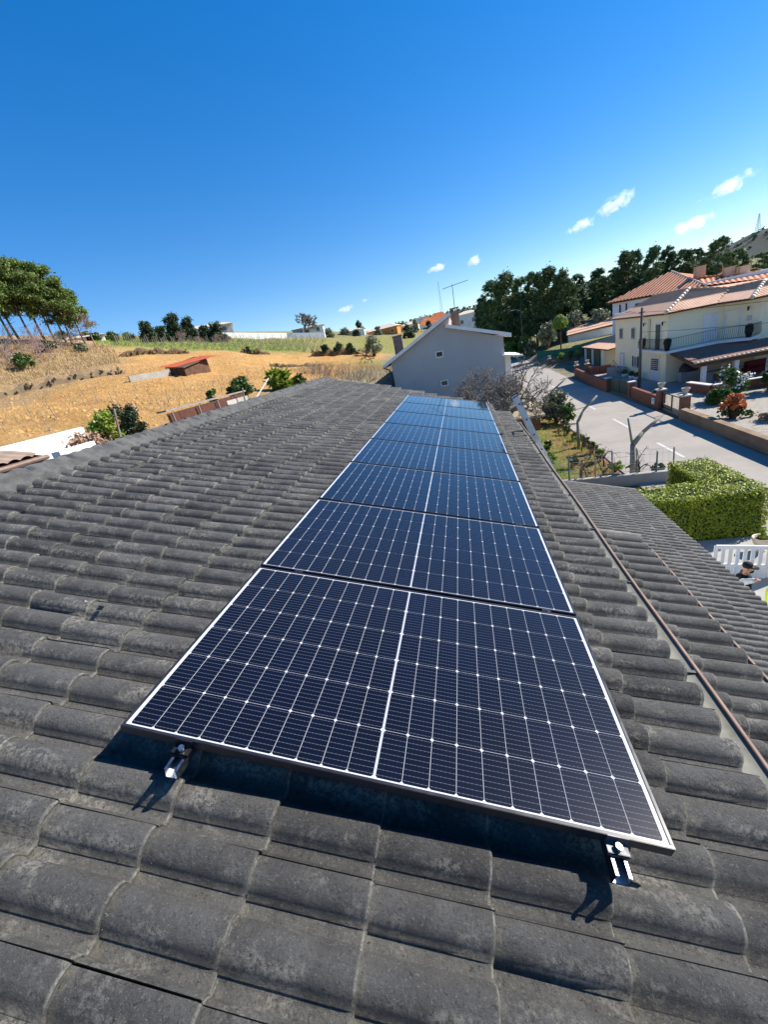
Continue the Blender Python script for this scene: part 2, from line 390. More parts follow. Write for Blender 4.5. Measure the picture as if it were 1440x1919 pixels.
def gutter(parent, u, w, v0, v1, name='gutter'):
    """sloping cream gutter with a brown outer edge and dark brackets, in the roof's frame"""
    prof = [(-0.045, 0.012), (0.01, 0.004), (0.075, -0.004), (0.122, 0.004), (0.132, 0.014), (0.140, 0.012), (0.146, -0.032), (0.08, -0.045), (0.0, -0.03), (-0.05, 0.0)]
    n = 60; V, F = [], []; k = len(prof)
    for j in range(n+1):
        y = v0 + (v1-v0)*j/n; wob = 0.006*math.sin(y*2.3) + rng.uniform(-.002, .002)
        for a, b in prof: V.append((u + a + wob, y, w + b))
    for j in range(n):
        for i in range(k): F.append((j*k+i, j*k+(i+1) % k, (j+1)*k+(i+1) % k, (j+1)*k+i))
    g = mesh_np(name, V, F, M['gutter'], parent)
    V, F = [], []
    for j in range(n+1):
        y = v0 + (v1-v0)*j/n; wob = 0.006*math.sin(y*2.3)
        for a, b in ((0.128, 0.006), (0.128, 0.018), (0.147, 0.019), (0.148, 0.006)): V.append((u + a + wob, y, w + b))
    for j in range(n):
        for i in range(4): F.append((j*4+i, j*4+(i+1) % 4, (j+1)*4+(i+1) % 4, (j+1)*4+i))
    mesh_np('gutter_edge', V, F, M['rim'], g)
    y = v0 + 0.45; first = None
    while y < v1:
        if first is None:
            b = MB(); b.box(0.0, 0.15, -0.009, 0.009, 0.0, 0.006); first = b.build('bracket', M['black_plastic'], g); o = first
        else: o = first.copy(); link(o); o.parent = g
        o.location = (u, y, w + 0.010); o.rotation_euler = (0, 0.02, random.uniform(-.2, .2)); y += 0.86
    return g
gutter(roof, 1.402, -0.245, -2.0, 7.8)
# lower eave strip just outside the gutter, near the camera
strip = slab_in_frame('eave_strip', [(1.30, -2.0, -0.55), (2.18, -2.0, -0.55), (2.18, 3.22, -0.55), (1.30, 3.22, -0.55)], M['deck'], house)
strip.rotation_euler = (0, BETA, 0)
M['tile_strip'] = tile_material('roof_tile_concrete_strip', 1.1, 0.6, u0=2.165, moss=0.5)
st = mesh_np('tile', TV, TF, M['tile_strip'], strip, True); first = True
for i in range(2):
    for k in range(-5, 12):
        o = st if first else st.copy()
        if not first: link(o); o.parent = strip
        first = False
        o.location = (2.165 - GAUGE*i, 3.215 - TW*k, -0.32 - 0.0*i + random.uniform(-.002, .002)) if k >= 0 else (2.165 - GAUGE*i, 3.215 - TW*(12 - k), -0.32)
        o.rotation_euler = (random.uniform(-.006, .006), random.uniform(-.006, .006), random.uniform(-.006, .006))
m = MB()                                                     # pale end tile capping the strip
for j in range(9):
    a0, a1 = math.pi*j/9, math.pi*(j+1)/9
    m.add([(1.55, 3.24+.05*math.cos(a0), -.49+.06*math.sin(a0)), (2.17, 3.24+.05*math.cos(a0), -.49+.06*math.sin(a0)), (2.17, 3.24+.05*math.cos(a1), -.49+.06*math.sin(a1)), (1.55, 3.24+.05*math.cos(a1), -.49+.06*math.sin(a1))], [(0,1,2,3)])
M['tile_pale'] = plain('pale_verge_tile', (0.22,0.20,0.18), (0.15,0.14,0.13), 0.9, 0.2, 12, 1, 0.5, 200, 0.003)
o = m.build('verge_tile', M['tile_pale'], strip, True)
gutter(strip, 2.165, -0.585, -2.0, 3.22)
m = MB(); m.m = ROOFM; m.box(1.30, 1.36, -2.0, 7.7, -0.60, -0.20); o = m.build('fascia', M['wall_white'], house)

# annexe: single-storey wing under its own roof of the same tile
annexe = thing('annexe', 'low wing with dark tiled roof between the main roof and the clipped hedge', 'annexe', (4.86, 0, -3.76))
RM2 = Matrix.Translation((4.86, 0, -3.76)) @ ROOFM
roof2 = slab_in_frame('roof', [(-3.75, -2.5, -0.212), (0.0, -2.5, -0.212), (0.0, 11.12, -0.212), (-3.75, 11.12, -0.212)], M['deck'], annexe)
roof2.rotation_euler = (0, BETA, 0)
lay_tiles(roof2, [(round(-GAUGE*i, 4), round(11.13 - TW*k, 4)) for i in range(11) for k in range(0, 47)], M['tile_low'], RM2)
m = MB(); m.box(-4.0, -0.25, -2.3, 10.9, -2.6, -0.25); m.build('wall', M['wall_white'], annexe)
m = MB(); m.box(0.005, 0.075, -2.3, 11.1, -0.24, -0.195); o = m.build('eave_edge', M['gutter'], roof2)
m = MB(); m.box(-3.6, 0.0, 11.135, 11.19, -0.20, -0.125); o = m.build('verge', M['tile_pale'], roof2)

# loose moss and grit in the joints of the near tiles
def moss_bits():
    V, F = [], []; base = np.array([(1,0,-.4),(-.5,.87,-.4),(-.5,-.87,-.4),(0,0,.9)]) ; fc = np.array([(0,1,3),(1,2,3),(2,0,3),(0,2,1)]); n = 0
    for _ in range(5200):
        i = int(rng.integers(1, 15)); u = U0 - GAUGE*i; v = rng.uniform(-0.9, 6.5)
        if rng.random() < 0.62: uu = u + abs(rng.normal(0, 0.012)) + 0.002
        else: uu = u + rng.uniform(0, GAUGE); v = V0 + TW*round((v - V0)/TW*2)/2 - 0.088 + rng.normal(0, 0.008)
        if uu > -0.93 and uu < 0.93 and v > -0.05: continue
        if v > far_v(uu) or (uu > 0.2 and rng.random() < 0.6): continue
        h = roll_h(((v - V0) % TW) - TW); s = rng.uniform(0.0012, 0.0042)*(0.55 if v < 0.4 else 1.0)
        w = -0.192 + h + 0.016*((uu - u) / GAUGE) + 0.0005
        a = rng.uniform(0, 6.28); c, s_ = math.cos(a), math.sin(a)
        B = base * s * rng.uniform(0.6, 1.5, 3); B = np.c_[B[:,0]*c - B[:,1]*s_, B[:,0]*s_ + B[:,1]*c, B[:,2]]
        V.append(B + (uu, v, w)); F.append(fc + n); n += 4
    o = mesh_np('moss', np.concatenate(V), np.concatenate(F), M['moss'], roof); o['kind'] = 'stuff'
moss_bits()

# ------------------------------------------------------------------ solar array
PW, PD, GAP, FT = 1.755, 1.038, 0.020, 0.035
def panel_parts(root, singles):
    """frame, backsheet and 120 half cells; local x across, y along the array, z off the roof"""
    m = MB(); r = 0.011
    m.box(-PW/2, PW/2, 0, r, -FT, 0); m.box(-PW/2, PW/2, PD-r, PD, -FT, 0)
    m.box(-PW/2, -PW/2+r, r, PD-r, -FT, 0); m.box(PW/2-r, PW/2, r, PD-r, -FT, 0)
    m.build('frame', M['black_frame'], root, bevel=0.0012)
    m = MB(); m.box(-PW/2+r-.002, PW/2-r+.002, r-.002, PD-r+.002, -0.008, -0.0032); m.build('backsheet', M['sheet'], root)
    hw, hd, c = 0.0417, 0.083, 0.0058
    pts = [(-hw+c,-hd,0),(hw-c,-hd,0),(hw,-hd+c,0),(hw,hd-c,0),(hw-c,hd,0),(-hw+c,hd,0),(-hw,hd-c,0),(-hw,-hd+c,0)]
    cells = [(s*(0.0036 + 0.0425 + 0.0850*i), 0.016 + 0.084 + 0.1676*j) for s in (-1, 1) for i in range(10) for j in range(6)]
    if singles:
        m = MB(); m.poly(pts); c0 = m.build('cell', M['cell'], root)
        for k, (x, y) in enumerate(cells):
            o = c0 if k == 0 else c0.copy()
            if k: link(o); o.parent = root
            o.location = (x, y, -0.0026)
    else:
        V, F = [], []
        for x, y in cells:
            b = len(V); V += [(x+p[0], y+p[1], -0.0026) for p in pts]; F.append(tuple(range(b, b+8)))
        me = bpy.data.meshes.new('cells'); me.from_pydata(V, [], F); me.materials.append(M['cell_far'])
        o = link(bpy.data.objects.new('cells', me), root); o['kind'] = 'stuff'
    m = MB(); m.box(-0.0022, -0.0014, 0.02, PD-0.02, -0.0030, -0.0026); m.box(0.0014, 0.0022, 0.02, PD-0.02, -0.0030, -0.0026); m.build('ribbon', M['alu'], root)
def _cellfar():
    t = NT('solar_cell_under_glass_far'); col = t.mix(t.ramp(t.noise(1.7, 3), 0.35, 0.65), (0.007,0.008,0.016), (0.008,0.011,0.026)); return t.done(col, 0.32, 0.08, 0, None, 0.85)
M['cell_far'] = _cellfar()
ORD = ['first', 'second', 'third', 'fourth', 'fifth', 'sixth', 'seventh', 'last']
for k in range(8):
    v = k*(PD + GAP); p = thing('solar_panel', None, None, (0, v, 0))
    tag(p, {0: 'front solar panel of the row, closest to the camera, metal rail ends below its edge',
            7: 'farthest solar panel at the end of the row, reflecting pale blue sky'}.get(k, 'black framed solar panel, %s in the row counting from the front one' % ORD[k]), 'solar panel', 'solar panels in a row on the roof')
    p.rotation_euler = (0, BETA, random.uniform(-.0015, .0015)); panel_parts(p, k < 5)
def rail(u, label):
    p = thing('mounting_rail', label, 'rail', (0, 0, 0), group='rails under the solar panels'); p.rotation_euler = (0, BETA, 0)
    prof = [(-.022,-.040),(.022,-.040),(.022,0),(.013,0),(.013,-.003),(.0195,-.003),(.0195,-.0365),(-.0195,-.0365),(-.0195,-.003),(-.013,-.003),(-.013,0),(-.022,0)]
    m = MB(); n = len(prof); a = [(u+x, -0.080, z-.0365) for x, z in prof]; b = [(u+x, 8.52, z-.0365) for x, z in prof]
    m.add(a + b, [(i, (i+1) % n, n+(i+1) % n, n+i) for i in range(n)]); m.build('channel', M['alu'], p)
    m = MB(); m.box(u-.0193, u+.0193, -0.079, 8.5, -.0732, -.0728); m.build('channel_floor', M['alu_matt'], p)
    first = None
    for v in [0.15 + 0.88*i for i in range(10)]:             # hooks carrying the rail off the tiles
        if first is None:
            m = MB(); m.box(-.018, .018, -.03, .03, -.083, -.0768); m.box(-.018, .018, .022, .03, -.18, -.083); first = m.build('roof_hook', M['alu_matt'], p); o = first
        else: o = first.copy(); link(o); o.parent = p
        o.location = (u, v, 0)
    return p
rail(-0.640, 'aluminium mounting rail sticking out below the front panel, nearer the wide roof slope')
rail(0.722, 'aluminium mounting rail sticking out below the front panel, nearer the gutter')
M['clamp_grey'] = plain('grey_clamp_metal', (0.13,0.13,0.14), (0.09,0.09,0.10), 0.5, 0.4, 12, 1, metal=0.4)
def clamp(u, label):
    p = thing('end_clamp', label, 'clamp', (0, 0, 0), group='clamps at the front panel edge'); p.rotation_euler = (0, BETA, 0)
    m = MB(); m.box(u-.030, u+.030, -.034, -.002, -.030, -.024); m.box(u-.030, u+.030, -.0035, -.0008, -.030, 0.0015); m.box(u-.030, u+.030, -.034, -.031, -.0365, -.024)
    m.build('bracket', M['black_plastic' if u < 0 else 'clamp_grey'], p)
    m = MB(); m.tube((u, -.019, -.032), (u, -.019, -.012), .0065, .0065, 10); m.tube((u, -.019, -.018), (u, -.019, -.010), .010, .010, 12); m.build('bolt', M['steel'], p)
clamp(-0.640, 'small black clamp with bolt at the corner end of the front panel edge')
clamp(0.722, 'small bright clamp with bolt on the rail nearer the gutter')
m = MB()
for k in range(1, 8):
    for u in (-0.640, 0.722): m.box(u-.02, u+.02, k*(PD+GAP)-GAP+.002, k*(PD+GAP)-.002, -.03, -.006)
# mid clamps: one little thing per gap and rail
for k in range(1, 8):
    for u in (-0.640, 0.722):
        m = MB(); y0 = k*(PD+GAP)-GAP; m.box(u-.022, u+.022, y0+.001, y0+GAP-.001, -.034, .0012); m.tube((u, y0+.01, -.01), (u, y0+.01, .004), .006, .006, 10)
        o = m.build('mid_clamp', M['black_frame'], None); o.rotation_euler = (0, BETA, 0)
        tag(o, 'black clamp gripping the %s gap between panels, rail nearer the %s' % (ORD[k-1], 'wide slope' if u < 0 else 'gutter'), 'clamp', 'clamps between panels')

# ladder standing on the annexe roof against the gutter
lad = thing('ladder', 'aluminium ladder leaning on the far gutter beside the panels', 'ladder', (2.34, 6.05, -3.06))
top = Vector((1.19, 6.25, 0.12)) - Vector((2.34, 6.05, -3.06))
dirn = top.normalized()
for dy in (-0.16, 0.16):
    m = MB(); side = Vector((0, 1, 0)); side = (side - dirn*side.dot(dirn)).normalized(); nrm = dirn.cross(side).normalized()
    o = [nrm*a + side*b for a, b in ((-.046, -.013), (.046, -.013), (.046, .013), (-.046, .013))]
    a = side*dy; b = a + top
    m.add([a+q for q in o] + [b+q for q in o], [(0,1,2,3),(7,6,5,4),(1,0,4,5),(2,1,5,6),(3,2,6,7),(0,3,7,4)]); s_ = m.build('stile', M['alu_matt'], lad, bevel=0.004)
    m = MB(); m.m = Matrix.Translation(b); m.add([q*1.15 for q in o] + [q*1.15 + dirn*0.012 for q in o], [(0,1,2,3),(7,6,5,4),(1,0,4,5),(2,1,5,6),(3,2,6,7),(0,3,7,4)]); m.build('end_cap', M['black_plastic'], s_)
for i in range(12):
    c = dirn*(0.18 + 0.28*i)
    m = MB(); m.tube(c - side*.178, c + side*.178, 0.016, 0.016, 10); r_ = m.build('rung', M['alu_matt'], lad, True)
    m = MB(); m.tube(c - side*.184, c - side*.170, 0.012, 0.012, 10); m.build('plug', M['black_plastic'], r_)
m = MB(); m.m = Matrix.Translation(top - dirn*0.12); m.box(.03, .11, -.20, -.13, -.03, .03); m.build('hook', M['alu'], lad, bevel=.008)

# odds and ends left on the tiles
def on_roof(u, v, lift=0.0): return ROOFM @ Vector((u, v, -0.192 + roll_h(((v - V0) % TW) - TW) + 0.007 + lift))
m = MB(); p = [on_roof(.93 + .02*i, 5.72 + .04*math.sin(i*1.9), .010) for i in range(4)]; m.path(p, .012, 6); tag(m.build('cable_plug', M['black_plastic']), 'short black cable connector on the tiles at the panel edge near the ladder', 'connector')
m = MB(); q = on_roof(-1.66, 0.66, .006); m.m = Matrix.Translation(q) @ ROOFM
for i in range(14):
    a0, a1 = 2*math.pi*i/14, 2*math.pi*(i+1)/14; m.tube((.008*math.cos(a0), .008*math.sin(a0), 0), (.008*math.cos(a1), .008*math.sin(a1), 0), .0018, .0018, 6)
M['white_plastic'] = plain('white_plastic', (0.75,0.72,0.70), None, 0.4); tag(m.build('plastic_ring', M['white_plastic']), 'tiny white plastic ring lying on a tile far from the panels', 'ring')
m = MB(); q = on_roof(-1.56, 0.64, .004); m.m = Matrix.Translation(q) @ ROOFM; m.box(-.014, .014, -.004, .004, 0, .005); m.box(-.008, .012, -.014, -.008, 0, .004); tag(m.build('plastic_clip', M['black_plastic']), 'small black plastic clip lying on the tiles beside the white ring', 'clip')

# ------------------------------------------------------------------ terrain
CTRL = [(-11.0,7.2,0.4),(-23.9,16.8,1.84),(-33.3,24.2,3.36),(-39.4,29.4,5.05),(-43.7,33.6,7.17),(-52.5,41.9,11.00),(-69.1,56.3,16.03),(-15.0,12.0,0.96),(-24.0,19.9,1.85),(-31.2,26.8,3.40),(-36.9,32.5,5.17),(-41.0,36.9,6.89),(-50.6,47.1,10.79),(-68.5,64.6,15.37),(-13.8,13.3,1.00),(-20.6,20.6,1.77),(-28.6,29.6,3.62),(-35.0,37.3,5.67),(-45.4,49.5,8.96),(-56.4,62.4,12.24),(-76.1,85.1,17.30),(-16.0,19.4,1.25),(-24.4,30.6,2.71),(-29.1,37.1,3.98),(-37.1,48.6,6.64),(-44.6,59.2,9.10),(-56.3,75.4,12.31),(-76.7,103.9,17.91),(-17.4,27.0,1.53),(-23.0,36.5,2.81),(-28.5,46.0,4.36),(-35.9,59.1,6.68),(-45.9,76.4,9.62),(-60.8,102.4,14.01),(-17.0,35.2,1.50),(-21.9,46.2,2.73),(-27.6,59.0,4.36),(-37.3,80.9,7.24),(-51.3,113.0,11.83),(-13.3,38.9,0.58),(-17.5,52.3,1.65),(-23.2,70.4,3.47),(-31.9,99.1,6.91),(-42.3,132.5,10.33),(-9.4,46.2,-0.21),(-13.1,65.9,1.31),(-18.9,97.3,3.61),(-28.0,146.5,7.62),
 (-8,6,-1.2),(-8,0,-2.0),(-9,12,-0.6),(-9.5,18,0.0),(-9.5,26,0.0),(-12,-10,-1.0),(-30,0,2.0),(-60,10,8.0),(-100,60,22),(-110,120,24),(-90,150,22),(-50,170,14),
 (-6.5,34,-1.6),(-6.5,42,-0.8),(-1,34,-4.2),(-1,50,-3.0),(3,60,-4.0),(4,80,-3.0),(2,110,0.0),(0,150,4.0),(-12,150,5.5),(-15,180,6.5),
 (3.0,-10,-6.4),(3,4,-6.3),(3,14,-6.3),(2.5,22,-6.3),(4.3,30,-6.3),(4.3,40,-6.3),(6.5,5,-6.3),(6.5,14,-6.3),(6.5,24,-6.3),(6.8,34,-6.4),(7,48,-6.4),(7,70,-6.0),(6.5,95,-4.8),
 (10.5,-20,-6.5),(10.5,10,-6.5),(10.5,40,-6.5),(10.5,60,-6.4),(10.5,85,-6.0),(11,105,-5.5),(12,130,-3.5),(14.5,20,-6.3),(14.5,40,-6.45),(16,55,-6.4),(20,35,-6.5),(24,45,-6.5),(30,30,-6.3),(18,66,-6.1),(16.5,76,-4.6),(17,84,-4.1),(24,86,-4.3),(22,62,-6),(34,62,-5),(40,45,-5),(26,104,-2.0),(40,100,-1.5),(55,90,-1.5),(60,60,-3),(60,20,-4),(30,-10,-6),(20,140,0.0),(50,140,2.0),(90,100,2)]
_c = np.array(CTRL); _xy = _c[:, :2] / 40.0
def _tps(r2): return np.where(r2 > 1e-12, r2 * np.log(np.maximum(r2, 1e-12)) * 0.5, 0)
_K = _tps(((_xy[:, None] - _xy[None])**2).sum(-1)) + np.eye(len(_c))*0.004
_P = np.c_[np.ones(len(_c)), _xy]; _A = np.block([[_K, _P], [_P.T, np.zeros((3, 3))]])
_w = np.linalg.solve(_A, np.r_[_c[:, 2], 0, 0, 0])
def sm(a, b, x): t = np.clip((x-a)/(b-a), 0, 1); return t*t*(3-2*t)
def road_z(y): return -6.5 + 0.55*sm(48, 95, np.asarray(y, float)) + 0.03*np.maximum(np.asarray(y, float)-95, 0)
_NZ = {}
def vnoise(x, y, s, seed=0):
    """smooth value noise"""
    r = _NZ.setdefault(seed, None) if _NZ.get(seed) is not None else _NZ.__setitem__(seed, np.random.default_rng(seed).uniform(-1, 1, (256, 256))) or _NZ[seed]; x = np.asarray(x)/s + 1000; y = np.asarray(y)/s + 1000
    i, j = np.floor(x).astype(int), np.floor(y).astype(int); fx, fy = x-i, y-j; fx = fx*fx*(3-2*fx); fy = fy*fy*(3-2*fy)
    g = lambda a, b: r[a % 256, b % 256]
    return (g(i, j)*(1-fx) + g(i+1, j)*fx)*(1-fy) + (g(i, j+1)*(1-fx) + g(i+1, j+1)*fx)*fy
def ground(x, y, rough=True):
    x = np.atleast_1d(np.asarray(x, float)); y = np.atleast_1d(np.asarray(y, float)); sh = x.shape
    q = np.c_[x.ravel(), y.ravel()] / 40.0; z = np.empty(len(q))
    for s in range(0, len(q), 20000):
        qq = q[s:s+20000]; r2 = ((qq[:, None] - _xy[None])**2).sum(-1); z[s:s+20000] = _tps(r2) @ _w[:-3] + _w[-3] + qq @ _w[-2:]
    z = z.reshape(sh); d = np.hypot(x, y-50)
    z = z*(1-sm(120, 210, d)) + (6.0 - 3.0*sm(0, 60, x) + 6*sm(-20, -120, x)*0)*sm(120, 210, d)
    if rough:
        f = sm(-11, -16, x)*(1-sm(90, 120, d)); z = z + f*(0.16*vnoise(x, y, 2.6, 1) + 0.10*vnoise(x, y, 1.1, 2) + 0.28*vnoise(x, y, 7, 3))
    rm = sm(6.6, 7.4, x)*(1-sm(13.2, 13.8, x))*(1-sm(110, 125, y))
    return z*(1-rm) + (road_z(y) - 0.06)*rm
def gz(x, y): return float(ground(x, y)[0])

def axis(parts):
    a = []
    for lo, hi, st in parts: a += list(np.arange(lo, hi, st))
    return np.array(a)
gx = axis([(-4000,-1000,500),(-1000,-300,100),(-300,-100,12),(-100,-62,2.2),(-62,-9,0.62),(-9,24,0.9),(24,100,4),(100,300,20),(300,1000,100),(1000,4001,500)])
gy = axis([(-2000,-200,300),(-200,-40,20),(-40,4,3),(4,76,0.62),(76,130,1.5),(130,220,6),(220,700,40),(700,1500,100),(1500,5001,500)])
GX, GY = np.meshgrid(gx, gy, indexing='ij'); GZ = ground(GX, GY)
nx, ny = GX.shape; ii, jj = np.meshgrid(np.arange(nx-1), np.arange(ny-1), indexing='ij')
F = np.stack([ii*ny+jj, (ii+1)*ny+jj, (ii+1)*ny+jj+1, ii*ny+jj+1], -1).reshape(-1, 4)
AZ = np.degrees(np.arctan2(GX-.43, GY+.78)); DD = np.hypot(GX-.43, GY+.78)
nz = vnoise(GX, GY, 5, 5)*0.6 + vnoise(GX, GY, 1.7, 6)*0.4
soil = sm(-9.5, -12.5, GX)*(1-sm(104, 122, DD))                                                   # orange ploughed earth
dry = sm(47, 53, DD + 5*nz + 0.9*(-44-AZ))*sm(-39.5, -42.5, AZ + 1.5*nz)                        # rough brown bank below the pines
dry = np.maximum(dry, sm(0.25, 0.6, nz)*sm(50, 62, DD)*sm(-22, -28, AZ)*0.55)
green = sm(70, 76, DD + 3*nz)*sm(-43, -41, AZ)*(1-.45*sm(108, 118, DD))*(1-sm(0, 6, AZ))           # vineyard and grass on the brow
green = np.maximum(green, 0.9*sm(-17.5, -15.5, AZ)*(1-sm(-11, -9, AZ))*sm(46, 50, DD)*(1-sm(58, 66, DD))*sm(-.3, .3, nz))
green = np.maximum(green, sm(2.0, 3.0, GX)*(1-sm(6.6, 7.0, GX))*sm(17.0, 18, GY)*(1-sm(33, 36, GY))*sm(-.75, -.1, nz + 0.25))
green = np.maximum(green, sm(14.5, 15.5, GX)*sm(70, 78, GY)*0.7)
red = sm(4.6, 6.2, GX + 0.5*nz)*(1-sm(7.2, 7.4, GX))*sm(17.0, 18, GY)*(1-sm(34, 38, GY))
def _ground_mat():
    t = NT('earth_and_grass'); A = t.n('Attribute', attribute_name='cover'); s = t.n('SeparateColor'); t.l(A.outputs['Color'], s.inputs[0])
    n1 = t.noise(0.35, 8, 0.62); n2 = t.noise(2.2, 8, 0.68); n3 = t.noise(9, 6, 0.7)
    base = t.mix(t.ramp(n1, 0.35, 0.65), (0.26,0.22,0.155), (0.18,0.165,0.10))
    o = t.mix(t.ramp(n1, 0.32, 0.66), (0.44,0.235,0.075), (0.50,0.295,0.110)); o = t.mix(t.ramp(n2, 0.48, 0.70, 0, 0.75), o, (0.55,0.36,0.17)); o = t.mix(t.ramp(n3, 0.54, 0.72, 0, 0.65), o, (0.27,0.140,0.045))
    dy = t.mix(t.ramp(n2, 0.35, 0.65), (0.33,0.215,0.105), (0.42,0.29,0.15)); dy = t.mix(t.ramp(n3, 0.5, 0.7, 0, 0.7), dy, (0.13,0.095,0.06))
    gr = t.mix(t.ramp(n2, 0.35, 0.65), (0.185,0.185,0.052), (0.29,0.265,0.095)); gr = t.mix(t.ramp(n3, 0.52, 0.7, 0, 0.6), gr, (0.09,0.12,0.03))
    c = t.mix(s.outputs[0], base, o); c = t.mix(s.outputs[2], c, dy); c = t.mix(s.outputs[1], c, gr)
    A2 = t.n('Attribute', attribute_name='red_earth'); rd = t.mix(t.ramp(n2, 0.35, 0.65), (0.26,0.115,0.06), (0.36,0.19,0.10)); c = t.mix(t.math('MULTIPLY', A2.outputs['Fac'], t.ramp(n3, 0.3, 0.6, 0.55, 1)), c, rd)
    nn = t.bump(t.noise(1.6, 8, 0.72), 1.0, 0.34); nn = t.bump(t.noise(6, 6, 0.7), 0.8, 0.09, nn)
    return t.done(c, 0.95, 0.1, 0, nn)
M['ground'] = _ground_mat()
terr = mesh_np('ground', np.stack([GX, GY, GZ], -1).reshape(-1, 3), F, M['ground'], None, True); tag(terr, 'sloping ground with orange field, rough bank and green brow', 'ground', kind='structure')
at_ = terr.data.color_attributes.new('cover', 'FLOAT_COLOR', 'POINT'); at_.data.foreach_set('color', np.stack([soil, green, dry, np.ones_like(soil)], -1).astype(np.float32).ravel())
at_ = terr.data.attributes.new('red_earth', 'FLOAT', 'POINT'); at_.data.foreach_set('value', red.astype(np.float32).ravel())

# road with dashed centre line, kerb strip along the walls
M['asphalt'] = plain('worn_asphalt', (0.335,0.298,0.252), (0.29,0.262,0.225), 0.9, 0.25, 0.5, 1, 0.5, 90, 0.006, grime=(0.33,0.31,0.28))
M['paint'] = plain('worn_road_paint', (0.56,0.55,0.52), (0.46,0.445,0.42), 0.8, 0.3, 6, 1, grime=(0.38,0.36,0.33))
M['concrete'] = plain('pale_concrete', (0.38,0.36,0.32), (0.30,0.285,0.255), 0.92, 0.2, 1.6, 1, 0.4, 50, 0.005, grime=(0.30,0.28,0.24))
ys = np.arange(-30, 125, 2.5)
def ribbon(name, x0, x1, lift, mat, yy=ys):
    V = []; [V.extend([(x0, y, float(road_z(y))+lift), (x1, y, float(road_z(y))+lift)]) for y in yy]
    F = [(2*i, 2*i+1, 2*i+3, 2*i+2) for i in range(len(yy)-1)]; return mesh_np(name, V, F, mat)
tag(ribbon('road', 7.35, 13.25, 0.0, M['asphalt']), 'grey asphalt road running past the houses', 'road', kind='structure')
y = -7.7; k = 0
while y < 100:
    o = ribbon('road_dash', 10.32, 10.46, 0.004, M['paint'], np.linspace(y, y+2.95, 4)); o['kind'] = 'structure'; tag(o, 'white dash of the worn centre line on the road', 'road marking', 'centre line dashes'); y += 7.05
m = MB(); m.lathe([(0.0,.012),(.33,.012),(.36,.004)], (7.75, 31.0, -6.5), 20); M['iron'] = plain('cast_iron', (0.09,0.085,0.08), None, 0.6); tag(m.build('manhole_cover', M['iron']), 'round manhole cover at the edge of the road by the verge', 'manhole cover')
m = MB(); m.lathe([(.36,.006),(.62,.005)], (7.75, 31.0, -6.5), 20); o = m.build('manhole_surround', M['concrete']); o['kind'] = 'structure'

# ------------------------------------------------------------------ generic builders
def inpoly(px, py, poly):
    r = np.zeros(px.shape, bool); n = len(poly)
    for i in range(n):
        (x0, y0), (x1, y1) = poly[i], poly[(i+1) % n]
        c = ((y0 > py) != (y1 > py)) & (px < (x1-x0)*(py-y0)/((y1-y0) if abs(y1-y0) > 1e-9 else 1e-9) + x0); r ^= c
    return r
def tiled_sheet(name, poly, mat, parent, pitch=0.25, course=0.36, amp=0.035, step=0.02, sub=5, cover=None):
    """roof plane of rolled tiles over a planar polygon; poly[0]->poly[1] is the eave"""
    P = [Vector(p) for p in poly]; e = (P[1]-P[0]).normalized(); n = e.cross(P[2]-P[0]).normalized()
    if n.z < 0: n = -n
    s = n.cross(e).normalized()
    if (P[2]-P[0]).dot(s) < 0: s = -s
    q = [((p-P[0]).dot(e), (p-P[0]).dot(s)) for p in P]
    x0, x1 = min(a for a, _ in q), max(a for a, _ in q); y0, y1 = min(b for _, b in q), max(b for _, b in q)
    xs = np.linspace(x0, x1, max(2, int((x1-x0)/pitch*sub))+1)
    yl = []
    yy = y0
    while yy < y1: yl += [yy + 1e-4, min(yy + course, y1)]; yy += course
    yl = np.array(yl); A, B = np.meshgrid(xs, yl, indexing='ij')
    H = amp*np.abs(np.sin(np.pi*A/pitch))**0.8 + step*(1 - ((B-y0) % course)/course)
    V = np.array(P[0])[None, None] + A[..., None]*np.array(e) + B[..., None]*np.array(s) + H[..., None]*np.array(n)
    nx, ny = A.shape; i, j = np.meshgrid(np.arange(nx-1), np.arange(ny-1), indexing='ij')
    cx, cy = (A[:-1, :-1]+A[1:, 1:])/2, (B[:-1, :-1]+B[1:, 1:])/2
    keep = inpoly(cx, cy, q)
    F = np.stack([i*ny+j, (i+1)*ny+j, (i+1)*ny+j+1, i*ny+j+1], -1)[keep]
    if cover is not None:
        hi = (((cx/pitch) % 1.0) > .24) & (((cx/pitch) % 1.0) < .76); FA = np.stack([i*ny+j, (i+1)*ny+j, (i+1)*ny+j+1, i*ny+j+1], -1); F = FA[keep & ~hi]
    o = mesh_np(name, V.reshape(-1, 3), F, mat, parent, False)
    if cover is not None: mesh_np('cover_tiles', V.reshape(-1, 3), FA[keep & hi], cover, o, False)
    m = MB(); m.poly([P[0] + e*a + s*b - n*0.01 for a, b in q], 0.10); m.build('soffit', M['timber'], o)
    return o
def caps(parent, a, b, mat, r=0.10, l=0.42):
    m = MB(); a = Vector(a); b = Vector(b); n = max(1, int((b-a).length/l))
    for i in range(n): p, q = a.lerp(b, i/n), a.lerp(b, (i+1.12)/n); m.tube(p, q, r*1.12, r*0.92, 8)
    return m.build('hip_tiles', mat, parent, True)
